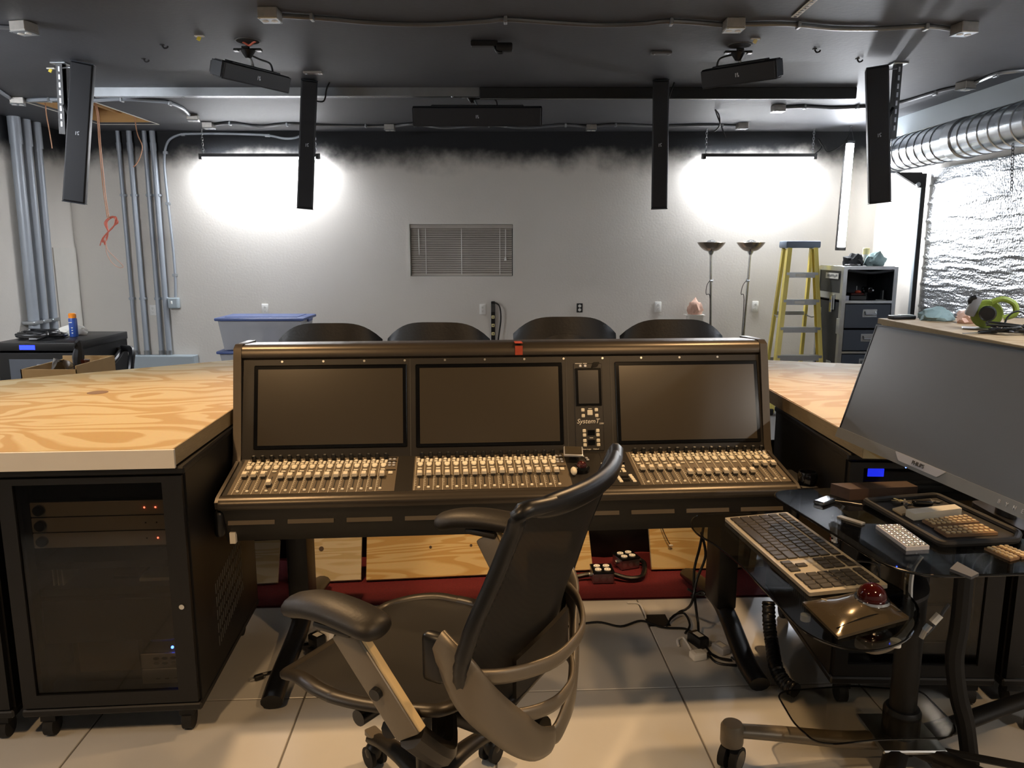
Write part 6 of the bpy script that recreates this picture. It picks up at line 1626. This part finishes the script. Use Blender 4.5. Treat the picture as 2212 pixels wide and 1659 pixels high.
# keys in the tray
t = thing('key_ring', 'bunch of keys with a dark fob in the black tray', 'keys', Vector((*P(1954, 1088, z=ZU+.01)[:2], ZU+.006)))
MB().tube([(.009*math.cos(a), .009*math.sin(a), .004) for a in [i*PI/5 for i in range(10)]], .0014, 5, closed=True).build('ring', 'chrome', t)
for i, (a, m_) in enumerate(((.2, 'chrome'), (1.1, 'steel'), (2.0, 'can_cream'), (2.9, 'chrome'), (4.2, 'steel'))):
    k = MB(Matrix.Rotation(a, 4, 'Z')); k.cyl((.014, 0, .004+.002*i), (.014, 0, .006+.002*i), .008, n=12); k.box((.028, 0, .005+.002*i), (.018, .005, .002)); k.build('key', m_, t)
MB(Matrix.Rotation(-.1, 4, 'Z')).rbox((.05, 0, .009), (.055, .024, .014), .005, 2).build('fob', 'black_gloss', t)
t = thing('key_ring', 'small loose key set at the far side of the black tray', 'keys', Vector((*P(2019, 1085, z=ZU+.01)[:2], ZU+.006)))
for a in (.3, 1.5, 2.9): k = MB(Matrix.Rotation(a, 4, 'Z')); k.cyl((.01, 0, .003), (.01, 0, .006), .007, n=10); k.box((.022, 0, .0045), (.018, .004, .002)); k.build('key', 'steel', t)
# ---- usb cable with white plugs hanging at the column
t = thing('usb_cable', 'coiled cable with white and silver plugs hanging beside the cart column', 'cable', P(2010, 1350, y=2.2))
y_ = 2.17
MB().tube([P(x, y, y=y_) for x, y in ((2050, 1305), (2040, 1318), (2030, 1335), (2015, 1355), (2000, 1370), (1990, 1380))], .005, 6).build('cable', 'grey_board', t, world=True)
for q0, q1, m_, r in (((2030, 1328), (2014, 1345), 'white_plastic', .012), ((2008, 1350), (1998, 1362), 'steel', .01), ((2000, 1358), (1990, 1378), 'gold_key', .008)):
    MB().cyl(P(*q0, y=y_-.006), P(*q1, y=y_-.006), r, n=8).build('plug', m_, t, world=True)
t = thing('looped_cable', 'thin grey cable looping down behind the keyboard shelf', 'cable', P(1900, 1250, z=.6))
MB().tube([P(x, y, y=2.05) for x, y in ((1915, 1205), (1895, 1225), (1888, 1250), (1895, 1275), (1915, 1290), (1940, 1300))], .005, 6).build('cable', 'grey_board', t, world=True)
# ================================================================== monitor
mb0 = Vector((1.07, 2.46, 1.02)); md = Vector((.103, -.79, 0)).normalized()     # along the bottom edge, towards the camera
MWD, MHT, tilt = .83, .372, math.radians(16.5)
bk = Vector((-md.y, md.x, 0))     # away from the viewer side
if bk.x < 0: bk = -bk
up = (Vector((0, 0, 1))*math.cos(tilt)+bk*math.sin(tilt)).normalized()
nrm = md.cross(up)
if nrm.x > 0: nrm = -nrm
mon = thing('monitor', 'large grey ultrawide monitor with thin silver chin, standing on the cart', 'monitor', (mb0+md*MWD/2+bk*.17)*1.0-Vector((0, 0, mb0.z-ZU)))
MM = Matrix(((md.x, up.x, nrm.x, mb0.x), (md.y, up.y, nrm.y, mb0.y), (md.z, up.z, nrm.z, mb0.z), (0, 0, 0, 1)))  # x along, y up, z toward viewer
MB(MM).prism([(0, 0), (MWD, 0), (MWD, MHT), (0, MHT)], -.02, -.001).build('back_shell', 'black_plastic', mon, world=True, ang=0)
MB(MM).rbox((MWD/2, MHT*.55, -.035), (MWD*.6, MHT*.6, .04), .018, 3).build('rear_bulge', 'black_plastic', mon, world=True)
MB(MM).prism([(.006, .02), (MWD-.006, .02), (MWD-.006, MHT-.006), (.006, MHT-.006)], -.001, .0005).build('screen', 'monitor_screen', mon, world=True, ang=0)
for a, b in (((0, .018), (.006, MHT)), ((MWD-.006, .018), (MWD, MHT)), ((.006, MHT-.006), (MWD-.006, MHT))): MB(MM).prism([(a[0], a[1]), (b[0], a[1]), (b[0], b[1]), (a[0], b[1])], -.001, .002).build('bezel', 'black_plastic', mon, world=True, ang=0)
ch_ = MB(MM).prism([(0, -.012), (MWD, -.012), (MWD, .02), (0, .02)], -.015, .006).build('chin', 'monitor_grey', mon, world=True, ang=0)
MB(MM).prism(rpoly([(MWD*.37, .02), (MWD*.40, -.002), (MWD*.60, -.002), (MWD*.63, .02)], .006), .006, .0085).build('brand_plate', 'keycap_silver', ch_, world=True)
tx = text_mesh('PHILIPS', .016, 'cap_dark'); o = place_M('lettering', tx, ch_, WM[ch_].inverted() @ (MM @ Matrix.Translation((MWD*.5, .009, .0092))))
for i, c_ in enumerate('BYHE'):
    place_M('lettering', text_mesh(c_, .014, 'keycap_silver'), ch_, WM[ch_].inverted() @ (MM @ Matrix.Translation((MWD*.86+.024*i, .004, .0066))))
MB(MM).sph((MWD*.44, -.012, .002), .002, 8, 6).build('power_light', 'led_blue', mon, world=True)
sc = mb0+md*MWD*.5+bk*.28
MB().tube([(sc.x, sc.y, ZU+.012), (sc.x, sc.y, 1.08), (sc.x-bk.x*.13, sc.y-bk.y*.13, 1.2)], 1.0, 10, flat=(.02, .035)).build('stand_neck', 'black_plastic', mon, world=True, ang=60)
MB().prism(rpoly([(sc.x-.03, sc.y-.13), (sc.x+.11, sc.y-.13), (sc.x+.11, sc.y+.13), (sc.x-.03, sc.y+.13)], .03), ZU, ZU+.012).build('stand_foot', 'black_plastic', mon, world=True)
# ================================================================== floor clutter under the console
# pine boards leaning low against the black drape
dr = MB().sheet(lambda u, v: (-1.5+2.9*u, 3.87+.035*(-1.5+2.9*u)+.03*math.sin(26*u)+.015*math.sin(61*u), .006+.62*v), 70, 4, .006).build('black_drape', 'drape', ang=180)
tag(dr, 'black cloth drape hanging behind the boards under the console', 'drape')
def board(label, p0, p1, h, lean, mt, th=.02):
    a, b = Vector((p0[0], p0[1], .007+th*math.sin(lean))), Vector((p1[0], p1[1], .007+th*math.sin(lean))); d = b-a
    t = thing('pine_board', label, 'board', (a+b)/2, math.atan2(d.y, d.x))
    L_ = d.length
    M = Matrix.Rotation(-lean, 4, 'X')
    MB(M).rbox((0, th/2, h/2), (L_, th, h), .002, 1).build('board', mt, t)
    return t, M, L_, h
t, M, L_, h = board('pine board leaning under the console beside a brown card strip', P(669, 1262, z=.008), P(780, 1257, z=.008), .23, .62, 'pine_pale')
MB(M).cyl((-L_*.3, -.0015, h*.7), (-L_*.3, 0, h*.7), .012, n=12).build('knot', 'dark_wood', t)
t, M, L_, h = board('long glued pine board leaning under the middle of the console', P(791, 1258, z=.008), P(1281, 1235, z=.008), .3, .62, 'pine')
for x, z in ((-.22, .5), (-.04, .5), (.1, .8), (-.12, .85)): MB(M).cyl((L_*x, -.0012, h*z), (L_*x, 0, h*z), .007, n=10).build('knot', 'dark_wood', t)
for x in (-.12, .08): MB(M).tube([(L_*x+.014*math.cos(a), -.001, h*.84+.022*math.sin(a)) for a in [i*PI/4 for i in range(8)]], .0015, 5, closed=True).build('pencil_mark', 'dark_wood', t)
t, M, L_, h = board('pine board with a dangling wire leaning under the console near the cart', P(1408, 1234, z=.008), P(1650, 1228, z=.008), .31, .45, 'pine')
MB(M).tube([(-L_/2+.06, -.008, h*.98), (-L_/2+.065, -.012, h*.7), (-L_/2+.085, -.012, h*.5), (-L_/2+.1, -.012, h*.4)], .0025, 5).build('wire', 'dark_wood', t)
MB(M).sph((-L_/2+.105, -.012, h*.38), (.012, .004, .006), 10, 6).build('wire_tip', 'label_white', t)
t, M, L_, h = board('pale board seen beside the console leg next to the amplifier rack', P(540, 1266, z=.008), P(600, 1263, z=.008), .21, .6, 'pine_pale')
t, M, L_, h = board('brown card strip standing between console leg and pine board', P(634, 1266, z=.008), P(666, 1264, z=.008), .32, .45, 'brown_card', .008)
# quad outlet boxes on the carpet
def quad(label, px, py, rz, z=.006):
    c = P(px, py, z=z); t = thing('outlet_box', label, 'outlet box', (c.x, c.y, z), rz, 'quad outlet boxes on the carpet')
    MB().rbox((0, 0, .028), (.105, .105, .056), .005, 1).build('box', 'steel', t)
    MB().rbox((0, 0, .058), (.11, .11, .006), .003, 1).build('cover_plate', 'black_gloss', t)
    for x in (-1, 1):
        for y in (-1, 1):
            r = MB().lathe([(.0165, .061), (.0165, .065)], 14, (x*.023, y*.022, 0)).build('receptacle', 'white_plastic', t)
            k = MB(); k.box((x*.023-.006, y*.022, .0652), (.002, .009, .001)); k.box((x*.023+.006, y*.022, .0652), (.002, .008, .001)); k.build('slot', 'outlet_dark', r, ang=0)
    for x in (-.035, 0, .035): MB().cyl((x, -.0535, .026), (x, -.0525, .026), .012, n=14).build('knockout', 'galvanised', t)
    MB().cyl((-.065, 0, .028), (-.05, 0, .028), .013, n=10).build('cable_clamp', 'steel', t)
    return t, c
q1, c1 = quad('silver quad outlet box on the red carpet, between board and chair', 1300, 1252, .05)
q2, c2 = quad('quad outlet box with black cover beside the drape, standing further back', 1352, 1222, .35)
t = thing('power_cable', 'thick black cable running from the quad outlet boxes behind the chair', 'cable', c1)
MB().tube([c1+Vector((-.06, 0, .028)), c1+Vector((-.13, -.02, .022)), c1+Vector((-.25, -.1, .018)), c1+Vector((-.36, -.16, .018))], .012, 8).build('cable', 'black_plastic', t, world=True)
t = thing('power_cable', 'thick black cable looping between the two quad outlet boxes', 'cable', (c1+c2)/2)
MB().tube([c1+Vector((.06, 0, .028)), c1+Vector((.13, -.03, .02)), c1+Vector((.2, .0, .02)), c2+Vector((.09, -.02, .022)), c2+Vector((.06, .02, .028))], .012, 8).build('cable', 'black_plastic', t, world=True)
# floor cable port
c = P(1420, 1340, z=0); t = thing('floor_port', 'small black cable port set in the grey floor panel', 'cable port', (c.x, c.y, -.0028), math.radians(2.8))
MB().b2((-.048, -.055, 0), (.048, .055, .003)).build('frame', 'black_matte', t, ang=0); MB().b2((-.042, -.049, .003), (.042, .049, .0036)).build('opening', 'outlet_dark', t, ang=0)
# adapters and cords on the floor
zf = .001
def fc(name, label, pts, r, mt, cat='cable', z=zf):
    q = [P(p[0], p[1], z=(p[2] if len(p) > 2 else z)+r) for p in pts]
    t = thing(name, label, cat, (q[0].x, q[0].y, zf))
    MB().tube(q, r, 6).build('cord', mt, t, world=True)
    return t
fc('thin_cord', 'thin black cord running across the grey floor towards the floor port', [(1222, 1354), (1290, 1344), (1340, 1353), (1385, 1341), (1430, 1355), (1480, 1358), (1499, 1370, .008)], .005, 'black_plastic')
fc('thin_cord', 'black cord curling from the floor port to the power adapter', [(1440, 1352), (1455, 1330, .02), (1478, 1325, .022), (1490, 1350, .012), (1480, 1368)], .005, 'black_plastic')
fc('thin_cord', 'tangled black cords around the adapters by the console leg', [(1520, 1388), (1530, 1404), (1546, 1419), (1580, 1426), (1560, 1424), (1530, 1410), (1550, 1432), (1600, 1436), (1580, 1420)], .005, 'black_plastic')
fc('thin_cord', 'white cord stub beside the floor port', [(1355, 1302), (1380, 1304), (1392, 1322), (1395, 1335)], .004, 'white_wire')
fc('thin_cord', 'white cord loop on the floor by the white adapter', [(1466, 1395), (1464, 1382), (1476, 1378), (1486, 1392), (1494, 1404)], .005, 'white_wire')
t = thing('cable_bundle', 'black cords hanging from the console to the floor beside its leg', 'cable', P(1505, 1300, z=.005))
y0 = 2.98
MB().tube([P(1520, 1135, y=y0), P(1512, 1180, y=y0), P(1500, 1230, y=y0), P(1500, 1280, y=y0), P(1505, 1325, y=y0), P(1508, 1346, z=.045), P(1509, 1368, z=.03)], .006, 6).build('cord', 'black_plastic', t, world=True)
MB().tube([P(1515, 1150, y=y0), P(1524, 1200, y=y0), P(1506, 1250, y=y0), P(1495, 1300, y=y0-.02), P(1482, 1316, z=.05), P(1468, 1322, z=.018), P(1448, 1337, z=.01)], .006, 6).build('cord', 'black_plastic', t, world=True)
MB().tube([P(1485, 1272, y=y0-.02), P(1508, 1284, y=y0-.02), P(1522, 1284, y=y0-.03), P(1515, 1278, y=y0-.02), P(1492, 1288, y=y0-.02)], .005, 6).build('knot', 'black_plastic', t, world=True)
def adapter(label, px, py, rz, d, mt):
    c = P(px, py, z=.03); t = thing('power_adapter', label, 'adapter', (c.x, c.y, zf), rz)
    MB().rbox((0, 0, d[2]/2), d, .007, 2).build('case', mt, t); MB().box((0, 0, d[2]+.0004), (d[0]*.5, d[1]*.5, .0008)).build('label_sticker', 'label_white', t, ang=0)
    for s in (-1, 1): MB().box((s*.008, d[1]/2+.008, d[2]*.5), (.006, .018, .002)).build('prong', 'steel', t, ang=0)
adapter('black power adapter standing on the floor by the console leg', 1508, 1378, .45, (.05, .085, .045), 'black_plastic')
adapter('white power adapter on the floor beside the black adapter', 1508, 1408, .3, (.06, .045, .03), 'white_plastic')
adapter('small silver adapter on the floor behind the console foot', 1558, 1393, .5, (.045, .07, .03), 'keycap_silver')
# power strip with plugs by the left leg
c = P(690, 1385, z=.03)
t = thing('power_strip', 'black power strip crowded with plugs on the floor beside the console leg', 'power strip', (c.x+.06, c.y, zf), .9)
MB().rbox((0, 0, .02), (.23, .055, .04), .006, 2).build('housing', 'black_plastic', t)
for i, m_ in enumerate(('black_plastic', 'white_plastic', 'black_plastic', 'kvm_silver')):
    p_ = MB().rbox((-.08+.053*i, .005*(-1)**i, .066), (.046, .06, .052), .006, 2).build('plug', m_, t); MB().box((-.08+.053*i, .0, .0925), (.028, .03, .001)).build('label_sticker', 'label_white', p_, ang=0)
MB().tube([(-.11, 0, .02), (-.15, -.03, .012), (-.2, -.04, .01), (-.24, -.07, .01)], .007, 6).build('cord', 'black_plastic', t)
MB().tube([(.1, .03, .08), (.12, .08, .09), (.05, .1, .03), (-.05, .09, .012), (-.1, .14, .01)], .006, 6).build('cord', 'black_plastic', t)
t = thing('cord_plug', 'loose black plug lying on the floor before the console foot', 'plug', P(566, 1462, z=zf))
MB().tube([(.06, .05, .008), (.03, .02, .008), (0, 0, .01)], .006, 6).build('cord', 'black_plastic', t); MB().rbox((-.015, -.012, .01), (.035, .022, .02), .004, 1, Matrix.Rotation(.6, 4, 'Z')).build('plug', 'black_plastic', t)
for s in (-1, 1): MB(Matrix.Rotation(.6, 4, 'Z')).box((-.042, -.012+s*.005, .01), (.018, .002, .006)).build('prong', 'steel', t, ang=0)
# corrugated hose between console and right rack
t = thing('cable_hose', 'thick corrugated black hose rising from the floor beside the vented rack', 'hose', P(1680, 1480, z=zf))
q = [P(1660, 1300, y=2.93), P(1662, 1350, y=2.88), P(1668, 1395, y=2.8), P(1676, 1440, z=.06), P(1695, 1475, z=.04), P(1720, 1492, z=.035)]
MB().tube(q, lambda u: .026+.0025*math.sin(u*260), 10, k=14).build('hose', 'black_plastic', t, world=True, ang=60)
